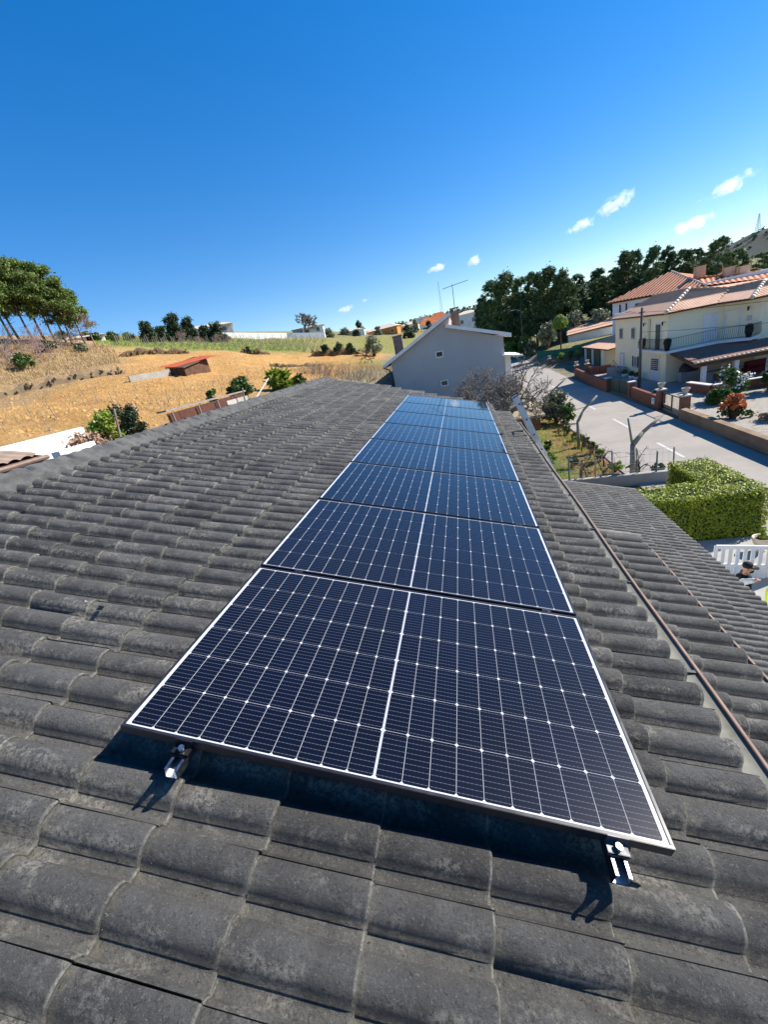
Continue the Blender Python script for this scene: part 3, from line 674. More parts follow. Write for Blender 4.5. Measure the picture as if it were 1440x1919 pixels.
def window(parent, c, nrm, w, h, frame=None, pane=None, shutter=None, sill=True, bars=1):
    """window set on a wall: c centre on the wall, nrm outward; frame > pane, sill, shutters"""
    nrm = Vector(nrm).normalized(); t = Vector((0,0,1)).cross(nrm).normalized(); X = Matrix((( t.x, nrm.x, 0, c[0]), (t.y, nrm.y, 0, c[1]), (0, 0, 1, c[2]), (0,0,0,1)))
    f = 0.07; m = MB(); m.m = X; d0, d1 = 0.002, 0.075
    m.box(-w/2, w/2, d0, d1, h/2-f, h/2); m.box(-w/2, w/2, d0, d1, -h/2, -h/2+f); m.box(-w/2, -w/2+f, d0, d1, -h/2+f, h/2-f); m.box(w/2-f, w/2, d0, d1, -h/2+f, h/2-f)
    for i in range(bars): xx = -w/2 + w*(i+1)/(bars+1); m.box(xx-.02, xx+.02, d0, .05, -h/2+f, h/2-f)
    fr = m.build('window', frame or M['white_paint'], parent)
    m = MB(); m.m = X; m.box(-w/2+f, w/2-f, .003, .022, -h/2+f, h/2-f); m.build('pane', pane or M['glass'], fr)
    if sill: m = MB(); m.m = X; m.box(-w/2-.08, w/2+.08, .002, .13, -h/2-.06, -h/2-.004); m.build('sill', M['stone_trim'], fr)
    if shutter:
        for sgn in (-1, 1): m = MB(); m.m = X; m.box(sgn*(w/2+.02) - (w/2 if sgn < 0 else 0), sgn*(w/2+.02) + (w/2 if sgn > 0 else 0), .002, .045, -h/2, h/2); m.build('shutter', shutter, fr)
    return fr
def door(parent, c, nrm, w, h, mat, frame=None):
    nrm = Vector(nrm).normalized(); t = Vector((0,0,1)).cross(nrm).normalized(); X = Matrix(((t.x, nrm.x, 0, c[0]), (t.y, nrm.y, 0, c[1]), (0,0,1,c[2]), (0,0,0,1)))
    m = MB(); m.m = X; m.box(-w/2, w/2, .002, .05, 0, h)
    for i in range(3): m.box(-w/2+.1, w/2-.1, .05, .062, .12+i*(h-.2)/3, (h-.2)/3*(i+1)-.02+.06)
    d = m.build('door', mat, parent)
    m = MB(); m.m = X; m.box(-w/2-.1, -w/2, .002, .09, 0, h+.1); m.box(w/2, w/2+.1, .002, .09, 0, h+.1); m.box(-w/2, w/2, .002, .09, h, h+.1); m.build('door_frame', frame or M['white_paint'], d)
    m = MB(); m.m = X; m.tube((w/2-.12, .05, h*.48), (w/2-.12, .11, h*.48), .025, .025, 8); m.build('handle', M['steel'], d)
    return d
def brickmat(name, c1, c2, mortar, scale=1.0):
    t = NT(name); P = t.pos(); x = t.n('SeparateXYZ'); t.l(P, x.inputs[0]); cb = t.n('CombineXYZ'); t.l(t.math('ADD', x.outputs[0], x.outputs[1]), cb.inputs[0]); t.l(x.outputs[2], cb.inputs[1])
    b = t.n('TexBrick'); t.l(cb.outputs[0], b.inputs['Vector']); b.inputs['Scale'].default_value = scale; b.inputs['Color1'].default_value = (*c1, 1); b.inputs['Color2'].default_value = (*c2, 1); b.inputs['Mortar'].default_value = (*mortar, 1)
    b.inputs['Mortar Size'].default_value = 0.012; b.inputs['Brick Width'].default_value = 0.26; b.inputs['Row Height'].default_value = 0.085
    col = t.mix(t.ramp(t.noise(3, 6, 0.7), 0.4, 0.7, 0, 0.5), b.outputs['Color'], tuple(q*.6 for q in c1)); return t.done(col, 0.9, 0.2, 0, t.bump(b.outputs['Fac'], -0.5, 0.01))
M['timber'] = plain('dark_timber', (0.10,0.06,0.04), (0.14,0.09,0.06), 0.8)
M['white_paint'] = plain('white_paint', (0.78,0.78,0.76), (0.70,0.70,0.68), 0.5, 0.4, 2)
M['glass'] = plain('dark_window_glass', (0.02,0.025,0.03), None, 0.06, 0.5)
M['stone_trim'] = plain('pale_stone_trim', (0.60,0.57,0.52), (0.52,0.49,0.44), 0.85)
M['green_door'] = plain('dark_green_paint', (0.018,0.060,0.045), (0.014,0.048,0.036), 0.45, 0.4)
M['brown_shutter'] = plain('dark_brown_shutter', (0.035,0.020,0.014), None, 0.5)
M['cream'] = plain('cream_render', (0.91,0.83,0.58), (0.88,0.79,0.54), 0.92, 0.15, 0.7, 1, 0.3, 45, 0.004, grime=(0.78,0.72,0.56))
M['white_wall'] = plain('whitewash', (0.80,0.80,0.78), (0.72,0.72,0.70), 0.92, 0.15, 0.7, 1, 0.3, 40, 0.004, grime=(0.60,0.58,0.53))
M['grey_wall'] = plain('grey_render', (0.42,0.425,0.42), (0.385,0.39,0.388), 0.93, 0.12, 0.45, 1, 0.25, 50, 0.004, grime=(0.34,0.34,0.33))
M['brick'] = brickmat('red_brown_brick', (0.24,0.085,0.045), (0.18,0.06,0.035), (0.20,0.15,0.12))
M['tile_salmon'] = plain('salmon_roof_tile', (0.60,0.37,0.245), (0.52,0.31,0.205), 0.85, 0.2, 1.6, 1, 0.3, 60, 0.004, grime=(0.64,0.45,0.33))
M['tile_orange'] = plain('orange_roof_tile', (0.50,0.17,0.065), (0.38,0.11,0.045), 0.85, 0.2, 1.2, 1, grime=(0.56,0.28,0.15))
M['tile_channel'] = plain('dark_orange_channel_tile', (0.26,0.075,0.035), (0.20,0.06,0.03), 0.9, 0.1, 1.2); M['tile_cover'] = plain('lightened_cover_tile', (0.62,0.34,0.22), (0.55,0.28,0.17), 0.85, 0.1, 1.5, 1, grime=(0.68,0.44,0.30))  # rib shading put into the colour: darkened channels, lightened covers
M['tile_brown'] = plain('brown_porch_tile', (0.27,0.150,0.112), (0.20,0.11,0.085), 0.85, 0.2, 4, 1, grime=(0.34,0.21,0.165))
M['tile_cap'] = plain('pale_hip_tile', (0.72,0.60,0.45), (0.60,0.48,0.36), 0.85)
M['iron_black'] = plain('black_wrought_iron', (0.02,0.02,0.022), None, 0.5)
M['paving'] = plain('mauve_paving', (0.36,0.29,0.26), (0.30,0.24,0.215), 0.85, 0.3, 1.5, 1, grime=(0.32,0.27,0.24))
M['gravel'] = plain('pale_gravel', (0.37,0.335,0.275), (0.28,0.25,0.205), 0.95, 0.1, 5, 1, 0.8, 30, 0.02, grime=(0.46,0.43,0.37))
M['chimney'] = plain('chimney_concrete', (0.22,0.19,0.16), (0.16,0.14,0.12), 0.92, 0.1, 3, 1, 0.4, 60, 0.004)

# ------------------------------------------------------------------ grey house beyond the array
gh = thing('grey_house', 'tall grey rendered house with blank gable wall and white verge boards', 'house', (0, 34, 0))
Y0, Y1 = 0.0, 11.0
prof = [(-5.25,-6.8),(3.55,-6.8),(3.75,0.42),(0.0,2.0),(-0.42,1.98),(-0.12,2.75),(-5.4,0.25)]
prof = [(-5.25,-6.8),(3.62,-6.8),(3.72,0.45),(-0.35,2.02),(-0.12,2.74),(-5.3,0.33)]
m = MB(); n = len(prof); m.add([(x, Y0, z) for x, z in prof] + [(x, Y1, z) for x, z in prof], [tuple(range(n)), tuple(range(2*n-1, n-1, -1))] + [(i, (i+1) % n, n+(i+1) % n, n+i) for i in range(n)]); m.build('wall', M['grey_wall'], gh)
m = MB(); m.poly([(-5.85,-.35,0.24),(-0.05,-.35,2.98),(-0.05,11.3,2.98),(-5.85,11.3,0.24)], 0.10); r1 = m.build('roof', M['tile_brown'], gh)
m = MB(); m.poly([(4.25,-.35,0.52),(-0.45,-.35,2.20),(-0.45,11.3,2.20),(4.25,11.3,0.52)], 0.10); r2 = m.build('roof', M['tile_salmon'], gh)
m = MB(); m.bar((-5.9,-.38,0.17),(-0.02,-.38,2.94), .10, .24); m.build('verge_board', M['white_paint'], r1)
m = MB(); m.bar((4.28,-.38,0.50),(-0.48,-.38,2.13), .10, .24); m.bar((4.26,-.3,.44),(4.26,11,.44),.08,.2); m.build('verge_board', M['white_paint'], r2)
m = MB(); m.tube((-5.9,-.36,.1),(-5.9,11.2,.1), .07,.07,8); m.path([(-5.9,-.2,.05),(-5.55,-.12,-.15),(-5.38,-.1,-.6),(-5.36,-.1,-5.5)], .045, 8); m.build('gutter_pipe', M['iron_black'], gh)
for z, x in ((0.20, -1.28), (-2.07, -1.20)): window(gh, (x, -.001, z), (0,-1,0), .62, .48, M['white_paint'], M['glass'], None, True, 0)
m = MB(); m.poly([(3.5,-.3,-.80),(5.05,-.3,-1.12),(5.05,4.5,-1.12),(3.5,4.5,-.80)], .12); c_ = m.build('canopy', M['white_paint'], gh)
m = MB(); m.box(3.62, 4.6, 4.4, 4.6, -6.8, -1.0); m.build('canopy_post', M['white_wall'], gh)
def chimney(parent, x, y, z0, z1, w, d, mat, pot=False):
    m = MB(); m.box(x-w/2, x+w/2, y-d/2, y+d/2, z0, z1-.12); m.box(x-w/2-.05, x+w/2+.05, y-d/2-.05, y+d/2+.05, z1-.12, z1-.04); c = m.build('chimney', mat, parent)
    if pot: m = MB(); [m.box(x+sx*(w/2-.07)-.05, x+sx*(w/2-.07)+.05, y+sy*(d/2-.07)-.05, y+sy*(d/2-.07)+.05, z1-.04, z1+.2) for sx in (-1,1) for sy in (-1,1)]; m.box(x-w/2-.05, x+w/2+.05, y-d/2-.05, y+d/2+.05, z1+.2, z1+.27); m.build('cowl', mat, c)
    return c
chimney(gh, -4.55, 1.2, 0.3, 2.35, .75, .6, M['chimney']); chimney(gh, 0.32, 1.0, 1.4, 3.05, .62, .6, M['chimney'], True)
ant = thing('tv_antenna', 'thin rooftop aerial with a long crossbar above the grey house chimney', 'antenna', (0.35, 35.25, 3.3))
m = MB(); m.tube((0,0,-.6),(0.05,0,1.70),.028,.024,6); m.build('mast', M['iron'], ant)
m = MB(); m.tube((-.72,-.1,1.52),(1.28,.1,1.72),.02,.02,6)
for i in range(9): x = -.6 + .22*i; m.tube((x,-.22,1.54+.02*i),(x,.22,1.54+.02*i),.009,.009,4)
m.build('crossbar', M['iron'], ant)

# ------------------------------------------------------------------ cream house across the road
ch = thing('cream_house', 'cream two-storey house with balcony and tiled porch across the road', 'house', (0, 0, 0))
Z0 = -6.5
foot = [(17.75,40.4),(22.05,40.6),(23.55,38.8),(31,38.8),(31,53),(17.75,53)]
m = MB(); m.prism(foot, Z0-.3, -.72); m.build('wall', M['cream'], ch)
A_, L_, P_, Q_, V_, W_, S_ = (17.35,39.9,-.65),(17.35,53.4,-.65),(20.4,43.0,.80),(23.02,42.2,.16),(21.18,40.1,-.72),(22.42,38.0,-.80),(24.58,40.5,.18)
r_ = tiled_sheet('roof', [L_, A_, P_, (20.4,50.3,.8)], M['tile_salmon'], ch, .30, .40, .03, .03, 4)
tiled_sheet('roof', [A_, V_, Q_, P_], M['tile_salmon'], ch, .22, .36, .04, .025, 4)
tiled_sheet('roof', [V_, W_, S_, Q_], M['tile_salmon'], ch, .30, .40, .03, .03, 4)
tiled_sheet('roof', [W_, (31.4,38.0,-.8), (30,40.5,.18), S_], M['tile_salmon'], ch, .22, .36, .04, .025, 4)
m = MB(); m.poly([P_, Q_, S_, (30,40.5,.18), (31.4,53.4,-.65), L_, (20.4,50.3,.8)][:3] + [(30,45,.1),(20.4,50.3,.75)], .08); m.build('back_roof', M['tile_salmon'], ch)
for a, b in ((A_, P_), (W_, S_)): caps(ch, (a[0],a[1],a[2]+.06), (b[0],b[1],b[2]+.06), M['tile_cap'], .13)
for a, b in ((P_, Q_), (Q_, S_), (P_, (20.4,50.3,.8))): caps(ch, (a[0],a[1],a[2]+.05), (b[0],b[1],b[2]+.05), M['tile_salmon'], .11)
slab = [(17.2,45.2),(17.2,39.25),(21.3,39.7),(22.6,37.9),(23.75,38.75),(23.55,38.79),(22.04,40.59),(17.74,40.39),(17.74,45.2)]
m = MB(); m.prism(slab, -3.82, -3.62); bal = m.build('balcony', M['white_paint'], ch)
def railing(parent, pts, z, h=0.95, step=0.13, name='railing'):
    m = MB()
    for (x0, y0), (x1, y1) in zip(pts, pts[1:]):
        m.bar((x0,y0,z+h),(x1,y1,z+h),.035,.03); m.bar((x0,y0,z+.10),(x1,y1,z+.10),.025,.025)
        L = math.hypot(x1-x0, y1-y0); n = max(2, int(L/step)); ox, oy = (y1-y0)/L*.09, -(x1-x0)/L*.09
        for i in range(n+1):
            t = i/n; x, y = x0+(x1-x0)*t, y0+(y1-y0)*t
            m.path([(x,y,z+.1),(x+ox,y+oy,z+.28),(x+ox*.4,y+oy*.4,z+.55),(x,y,z+h)], .011, 4)
    return m.build(name, M['iron_black'], parent)
railing(bal, [(17.28,45.1),(17.28,39.33),(21.32,39.78),(22.62,38.0),(23.7,38.8)], -3.62)
for y in (51.1, 47.75): window(ch, (17.75, y, -2.2), (-1,0,0), .95, 1.05, M['stone_trim'], M['green_door'])
door(ch, (17.75, 50.7, -6.4), (-1,0,0), .95, 2.1, M['white_paint'], M['stone_trim'])
window(ch, (17.75, 47.0, -4.95), (-1,0,0), .85, 1.05, M['white_paint'], M['glass'], M['brown_shutter'], True, 2)
d_ = door(ch, (17.75, 42.0, -3.6), (-1,0,0), 1.0, 2.1, M['green_door'], M['white_paint'])
m = MB(); m.box(17.50, 17.70, 43.75, 44.0, -3.6, -1.0); m.build('pilaster', M['cream'], ch)
d_ = door(ch, (17.75, 42.4, -6.4), (-1,0,0), 1.7, 2.15, M['white_paint'], M['cream'])
m = MB()                                                     # pierced screen in the upper half of the double door
for i in range(5):
    for j in range(6): m.box(17.60, 17.635, 41.66+i*.31, 41.66+i*.31+.17, -5.42+j*.175, -5.42+j*.175+.11)
m.build('lattice', M['glass'], d_)
for (x, y) in ((21.0, 40.56),): door(ch, (x, 40.55, -3.6), (0.0465,-1,0), .9, 2.1, M['white_paint'], M['white_paint'])
nd = Vector((-1.8,-1.5,0)).normalized()
def on_diag(t): return (22.05 + 1.5*t, 40.6 - 1.8*t)
x, y = on_diag(.25); door(ch, (x, y, -3.6), nd, .85, 2.1, M['cream'], M['white_paint'])
x, y = on_diag(.72); m = MB(); m.m = Matrix.Translation((x + nd.x*.01, y + nd.y*.01, -2.25)) @ Matrix.Rotation(math.atan2(nd.y, nd.x) - math.pi/2, 4, 'Z'); m.box(-.16,.16,0,.03,-.2,.2); m.build('wall_tile', M['stone_trim'], ch)
def lantern(parent, c, nrm):
    nrm = Vector(nrm); p = Vector(c); m = MB(); m.tube(p, p + nrm*.22 + Vector((0,0,.05)), .02, .02, 6); q = p + nrm*.25
    m.lathe([(.0,.10),(.09,.02),(.075,0),(.05,-.22),(0,-.25)], q, 8); l = m.build('wall_lantern', M['iron_black'], parent)
x, y = on_diag(.70); lantern(ch, (x, y, -1.45), nd)
lantern(ch, (17.74, 44.6, -1.35), (-1,0,0)); lantern(ch, (17.74, 40.75, -1.35), (-1,0,0))
# covered terrace: brown roof on white posts
m = MB()
pr = tiled_sheet('porch_roof', [(17.45,35.1,-4.42),(26.0,35.6,-4.42),(26.0,40.2,-3.86),(17.95,40.2,-3.86)], M['tile_brown'], ch, .26, .34, .04, .03, 5)
caps(ch, (17.45,35.05,-4.36), (26,35.55,-4.36), M['tile_cap'], .07, .3)
m = MB(); m.bar((17.6,35.35,-4.66),(26,35.75,-4.66),.16,.18); m.bar((17.6,35.3,-4.62),(18.05,40.2,-4.02),.14,.16); m.build('beam', M['timber'], ch)
for x, y in ((18.35,35.55),(20.55,35.68),(22.8,35.8),(25.2,35.9)): m = MB(); m.box(x-.14,x+.14,y-.14,y+.14,Z0,-4.7); m.build('post', M['white_paint'], ch)
m = MB(); m.prism([(14.4,35.0),(26.5,34.9),(26.5,40.7),(17.7,40.5),(17.7,53.5),(14.6,53.5)], Z0-.1, Z0+.06); tag(m.build('terrace', M['paving']), 'mauve paved terrace around the cream house', 'terrace', kind='structure')
M['table_stone'] = plain('grey_table_stone', (0.33,0.36,0.36), None, 0.6)
tb = thing('garden_table', 'grey stone table standing under the tiled porch roof', 'table', (20.6, 37.6, Z0+.06)); m = MB(); m.box(-1.3,1.3,-.45,.45,.72,.80); m.build('table_top', M['table_stone'], tb)
for sx in (-.9,.9): m = MB(); m.box(sx-.25,sx+.25,-.25,.25,0,.72); m.build('leg', M['table_stone'], tb)
M['red_cloth'] = plain('dark_red_cloth', (0.16,0.02,0.018), None, 0.8)
sf = thing('sofa', 'dark red sofa against the wall under the porch roof', 'sofa', (23.7, 38.1, Z0+.06)); m = MB(); m.box(-1.0,1.0,-.4,.4,.1,.45); m.build('seat', M['red_cloth'], sf, bevel=.04); m = MB(); m.box(-1.0,1.0,.2,.42,.45,.95); m.build('backrest', M['red_cloth'], sf, bevel=.04)
for sx in (-1.1,1.1): m = MB(); m.box(sx-.1,sx+.1,-.4,.4,.1,.62); m.build('armrest', M['red_cloth'], sf, bevel=.03)
ov = thing('barbecue', 'black hooded barbecue by the shaded wall under the porch', 'barbecue', (19.2, 39.6, Z0+.06)); m = MB(); m.box(-.7,.7,-.35,.35,0,.85); m.build('base', M['table_stone'], ov); m = MB(); m.lathe([(.7,.85),(.66,1.2),(.45,1.5),(0,1.6)], (0,0,0), 14); m.build('hood', M['iron_black'], ov, True)

# garage wing left of the cream house
ga = thing('garage', 'small cream garage with two dark green doors and pale tiled roof', 'garage', (18.2, 58.5, 0))
m = MB(); m.prism([(0.0,0),(5,-2.5),(7,8),(0.3,8.5)], -6.5, -4.05); m.build('wall', M['cream'], ga)
for y in (1.6, 4.9): 
    m = MB(); m.box(-.06,-.002,y-.1,y+2.6,-6.4,-4.25); m.build('garage_door', M['green_door'], ga)
for y in (-.1, 4.45, 7.9): m = MB(); m.box(-.16,.0,y-.12,y+.32,-6.5,-4.15); m.build('pillar', M['white_paint'], ga)
tiled_sheet('roof', [(-.5,8.9,-4.05),(-.5,-3.2,-4.05),(6.2,-5.6,-2.9),(7.6,8.2,-2.9)], M['tile_salmon'], ga, .3, .4, .03, .03, 3)

# long low white building behind
lb = thing('long_shed', 'long low white outbuilding with salmon tiled roof below the pine wood', 'outbuilding', (20, 85, -4.4))
m = MB(); m.prism([(0,0),(8,-2),(10,5),(2,7)], -1, 1.6); m.build('wall', M['white_wall'], lb)
tiled_sheet('roof', [(-.3,-.4,1.55),(8.4,-2.6,1.95),(10.3,5.2,3.0),(1.7,7.3,2.8)], M['tile_salmon'], lb, .35, .45, .04, .03, 3)

# white house with the big orange roof
wh = thing('white_house', 'white house with broad orange ribbed roof and three chimneys behind the cream one', 'house', (0, 0, 0))
m = MB(); m.prism([(23.2,71.2),(30.2,60.5),(38,60),(40,74),(26,80)], -7, 0.95); m.build('wall', M['white_wall'], wh)
e1, e2, ap, e0 = (22.5,71.6,1.0),(29.9,59.9,.55),(30.4,70.0,3.25),(25.5,80.5,1.0)
e3 = (24.0,76.5,1.0)
tiled_sheet('roof', [e1, e2, ap], M['tile_channel'], wh, .55, .5, .17, .03, 8, M['tile_cover']); tiled_sheet('roof', [e0, e1, ap], M['tile_channel'], wh, .55, .5, .17, .03, 8, M['tile_cover'])
tiled_sheet('roof', [e2, (37.2,57.2,-.35), (37.0,60.8,.55), (30.8,63.6,1.55)], M['tile_orange'], wh, .55, .5, .12, .03, 8, M['tile_cover'])
m = MB(); m.poly([ap, e2, (30.8,63.6,1.5), (37,60.8,.5), (40.5,74,.5), e0], .05); m.build('back_roof', M['tile_orange'], wh)
caps(wh, (e2[0],e2[1],e2[2]+.1), (ap[0],ap[1],ap[2]+.1), M['tile_cap'], .12); caps(wh, (30.8,63.6,1.65), (37.0,60.8,.68), M['tile_orange'], .13)
for x, y, z0, z1 in ((31.2,64.4,1.0,3.05),(33.4,62.4,.4,2.15),(34.6,61.7,.2,1.9)): chimney(wh, x, y, z0, z1, 1.05, .7, M['tile_salmon'])
dn = Vector((-(60.5-71.2), (30.2-23.2), 0)); dn = Vector((-10.7,-7.0,0)).normalized()
for t, w, h in ((.10,.45,1.7),(.18,.45,1.7),(.33,1.3,1.1),(.55,.7,.8)): window(wh, (23.2+7*t, 71.2-10.7*t, -.25), dn, w, h, M['white_paint'], M['brown_shutter'], None, False, 0)

# ------------------------------------------------------------------ walls, gates and pillars along the road
M['wall_brown'] = plain('brown_low_wall', (0.30,0.215,0.14), (0.21,0.15,0.10), 0.92, 0.1, 1.2, 1, 0.4, 40, 0.006, grime=(0.36,0.30,0.21))
M['urn'] = plain('old_stone_urn', (0.46,0.42,0.36), (0.34,0.31,0.26), 0.9, 0.1, 8, 1, 0.4, 60, 0.005)
def urn(x, y, z, label, r=.22, mat=None, h=.42):
    o = thing('urn', label, 'urn', (x, y, z), group='stone urns on the gate pillars'); s = h/.42
    m = MB(); m.lathe([(0,0),(r*.6,0),(r*.6,.05*s),(r*.4,.09*s),(r*.75,.2*s),(r*.98,.34*s),(r*1.08,.40*s),(r*1.0,.42*s),(r*.9,.40*s),(r*.8,.34*s),(0,.33*s)], (0,0,0), 14); m.build('bowl', mat or M['urn'], o, True)
    m = MB(); m.lathe([(0,.345*s),(r*.8,.345*s)], (0,0,0), 12); m.build('soil', M['black_plastic'], o)
def pillar(x, y, h, label, w=.45, z=-6.5):
    o = thing('gate_pillar', label, 'pillar', (x, y, z), group='brick pillars along the road'); m = MB(); m.box(-w/2,w/2,-w/2,w/2,0,h); m.build('shaft', M['brick'], o); m = MB(); m.box(-w/2-.05,w/2+.05,-w/2-.05,w/2+.05,h,h+.08); m.build('cap', M['stone_trim'], o)
PL = [(13.72,28.0,1.35,'brick gate pillar nearest the gravel garden, stone urn on top'),(13.75,31.4,1.30,'brick gate pillar beside the mailbox, stone urn on top'),(13.95,37.3,1.2,'plain brick pillar between mailbox wall and dark gate'),(13.5,41.7,1.2,'brick pillar on the far side of the dark gate'),(14.3,56.2,1.25,'brick pillar at the corner of the driveway'),(15.4,55.6,1.25,'second brick pillar of the driveway, nearer the garage'),(13.95,71.0,1.4,'brick pillar across the driveway by the green screen fence')]
for x, y, h, l in PL: pillar(x, y, h, l)
for i, l in ((0,'stone urn on the pillar nearest the gravel garden'),(1,'stone urn on the pillar beside the mailbox'),(4,'stone urn on the driveway corner pillar'),(5,'stone urn on the inner driveway pillar'),(6,'white urn on the pillar by the green screen fence')): urn(PL[i][0], PL[i][1], -6.5+PL[i][2]+.08, l)
def wallrun(name, label, pts, h, t, mat, cap=None, z=-6.5, cat='wall'):
    o = thing(name, label, cat, (pts[0][0], pts[0][1], z))
    m = MB()
    for a, b in zip(pts, pts[1:]): m.bar((a[0]-pts[0][0], a[1]-pts[0][1], h/2-.15+(a[2] if len(a) > 2 else 0)), (b[0]-pts[0][0], b[1]-pts[0][1], h/2-.15+(b[2] if len(b) > 2 else 0)), t, h+.3)
    m.build('wall_body', mat, o)
    if cap:
        m = MB()
        for a, b in zip(pts, pts[1:]): m.bar((a[0]-pts[0][0], a[1]-pts[0][1], h+.03), (b[0]-pts[0][0], b[1]-pts[0][1], h+.03), t+.08, .06)
        m.build('coping', cap, o)
    return o
wallrun('garden_wall', 'low brown wall in front of the gravel garden along the road', [(13.45,27.75),(13.3,20),(13.2,5)], .62, .28, M['wall_brown'], M['wall_brown'])
wallrun('brick_wall', 'brick wall with mailbox between two gate pillars', [(13.75,31.65),(13.93,37.05)], .85, .25, M['brick'])
wallrun('brick_wall', 'long brick garden wall in front of the steps of the cream house', [(13.52,41.95),(13.7,48),(14.2,56.0)], .95, .25, M['brick'])
wallrun('brick_wall', 'short brick wall inside the driveway below the garage', [(15.4,55.4),(16.5,54.2),(17.6,53.9)], .9, .25, M['brick'])
wallrun('brick_wall', 'brick wall across the driveway in front of the green screen', [(17.7,69.3),(14.1,71.0),(14.9,88)], .95, .25, M['brick'], None, -6.45)
wallrun('concrete_wall', 'pale concrete wall by the street lamp beyond the brick wall', [(14.9,88.2),(15.0,101)], .95, .22, M['concrete'], None, -6.0)
wallrun('retaining_wall', 'brick retaining wall between porch terrace and gravel garden', [(16.6,33.9),(16.9,31.4),(26,30.6)], 1.0, .3, M['brick'], M['stone_trim'], -6.5)
bx = thing('mailbox', 'small white mailbox set in the brick wall beside the pillar', 'mailbox', (13.60,32.15,-6.05)); m = MB(); m.box(-.06,.02,-.2,.2,-.22,.22); m.build('body', M['white_paint'], bx); m = MB(); m.box(-.068,-.06,-.12,.12,.04,.12); m.build('slot', M['glass'], bx)
def gate(label, a, b, h, mat, n, z=-6.45, solid=False):
    o = thing('gate', label, 'gate', (a[0], a[1], z)); d = Vector((b[0]-a[0], b[1]-a[1], 0)); m = MB()
    m.bar((0,0,.1),(d.x,d.y,.1),.04,.05); m.bar((0,0,h),(d.x,d.y,h),.04,.05); m.bar((0,0,.1),(0,0,h),.05,.05); m.bar((d.x,d.y,.1),(d.x,d.y,h),.05,.05); m.bar((d.x/2,d.y/2,0),(d.x/2,d.y/2,h+.02),.07,.07); m.build('frame', mat, o)
    if solid: m = MB(); m.bar((0,0,h/2+.05),(d.x,d.y,h/2+.05),.015,h-.1); m.build('panel', mat, o)
    else:
        for i in range(1, n): p = d*(i/n); m = MB(); m.tube((p.x,p.y,.1),(p.x,p.y,h),.008,.008,5); m.build('bar', mat, o)
gate('thin iron garden gate between the two urn pillars', (13.72,28.25), (13.75,31.15), 1.1, M['iron_black'], 14)
gate('dark green sheet metal gate below the cream house windows', (13.93,37.55), (13.55,41.45), 1.15, M['green_door'], 6, solid=True)
m = MB(); m.prism([(13.55,5),(30,5),(30,30.4),(16.8,31.2),(16.5,33.8),(14.0,34),(13.6,27.6)], -6.6, -6.12); tag(m.build('gravel_garden', M['gravel']), 'pale gravel garden behind the low brown wall', 'gravel', kind='structure')
st = thing('garden_steps', 'grey stone steps beside the white door of the cream house', 'steps', (16.6,49.5,-6.45))
for i in range(5): m = MB(); m.box(-.2,1.0,-2.4+.45*i,2.0,.17*i,.17*(i+1)-.002); m.build('step', M['concrete'], st)
m = MB(); m.bar((-.2,-2.3,1.0),(-.2,0,1.8),.03,.03); [m.tube((-.2,-2.3+.46*i,.05+.17*i),(-.2,-2.3+.46*i,1.0+.16*i),.012,.012,5) for i in range(6)]; m.build('handrail', M['iron_black'], st)
# green screen fence
gf = thing('screen_fence', 'dark green cloth screen fence in the garden beyond the driveway', 'fence', (13.4,78,-5.5))
M['green_cloth'] = plain('green_screen_cloth', (0.012,0.13,0.095), (0.010,0.10,0.072), 0.8, 0.2, 1.5)
pts = [(0.0,.5),(2.0,-4),(4.6,-8.2),(7.6,-9.5)]
for a, b in zip(pts, pts[1:]):
    m = MB(); m.bar((a[0],a[1],.45),(b[0],b[1],.45),.02,1.9); m.build('cloth', M['green_cloth'], gf)
for a in pts: m = MB(); m.tube((a[0],a[1],-1),(a[0],a[1],1.5),.04,.04,6); m.build('post', M['iron_black'], gf)
# poles and wires
M['pole_wood'] = plain('weathered_pole', (0.14,0.125,0.11), (0.10,0.09,0.08), 0.9, 0.1, 4)
def pole(label, x, y, z, h, arm, side, lean=0):
    o = thing('utility_pole', label, 'utility pole', (x, y, z)); m = MB(); m.tube((0,0,-.2),(lean,0,h),.13,.09,10); m.build('shaft', M['pole_wood'], o, True)
    if arm: m = MB(); m.path([(lean,0,h-.5),(lean+side*.8,.1,h-.12),(lean+side*1.6,.2,h-.1)], .035, 6); a = m.build('lamp_arm', M['alu_matt'], o); m = MB(); m.box(lean+side*1.6-.35,lean+side*1.6+.35,.05,.35,h-.16,h-.04); m.build('lamp_head', M['white_paint'], a, bevel=.04)
    m = MB(); m.bar((lean,-.5,h-.35),(lean,.5,h-.35),.06,.08); m.build('crossarm', M['iron'], o)
pole('wooden utility pole in front of the cream house corner', 15.0, 38.6, -6.5, 6.75, True, -1, .08)
pole('street lamp pole beside the road beyond the grey house', 13.3, 94.4, -5.9, 9.75, True, -1)
def wire(a, b, sag, label):
    m = MB(); a = Vector(a); b = Vector(b); n = 14; m.path([a.lerp(b, i/n) - Vector((0,0,sag*4*(i/n)*(1-i/n))) for i in range(n+1)], .014, 4); tag(m.build('overhead_wire', M['iron_black']), label, 'wire', 'overhead wires')
wire((15.05,38.4,-.1), (33,30,-1.2), .55, 'upper overhead wire crossing in front of the cream house')
wire((15.05,38.4,-1.6), (33,32,-3.0), .4, 'lower overhead wire crossing in front of the balcony')
wire((15.05,38.8,-.1), (13.3,94.3,3.2), .9, 'overhead wire running along the road to the street lamp')
wire((13.3,94.5,3.2), (24,140,8), .8, 'overhead wire from the street lamp towards the wood')

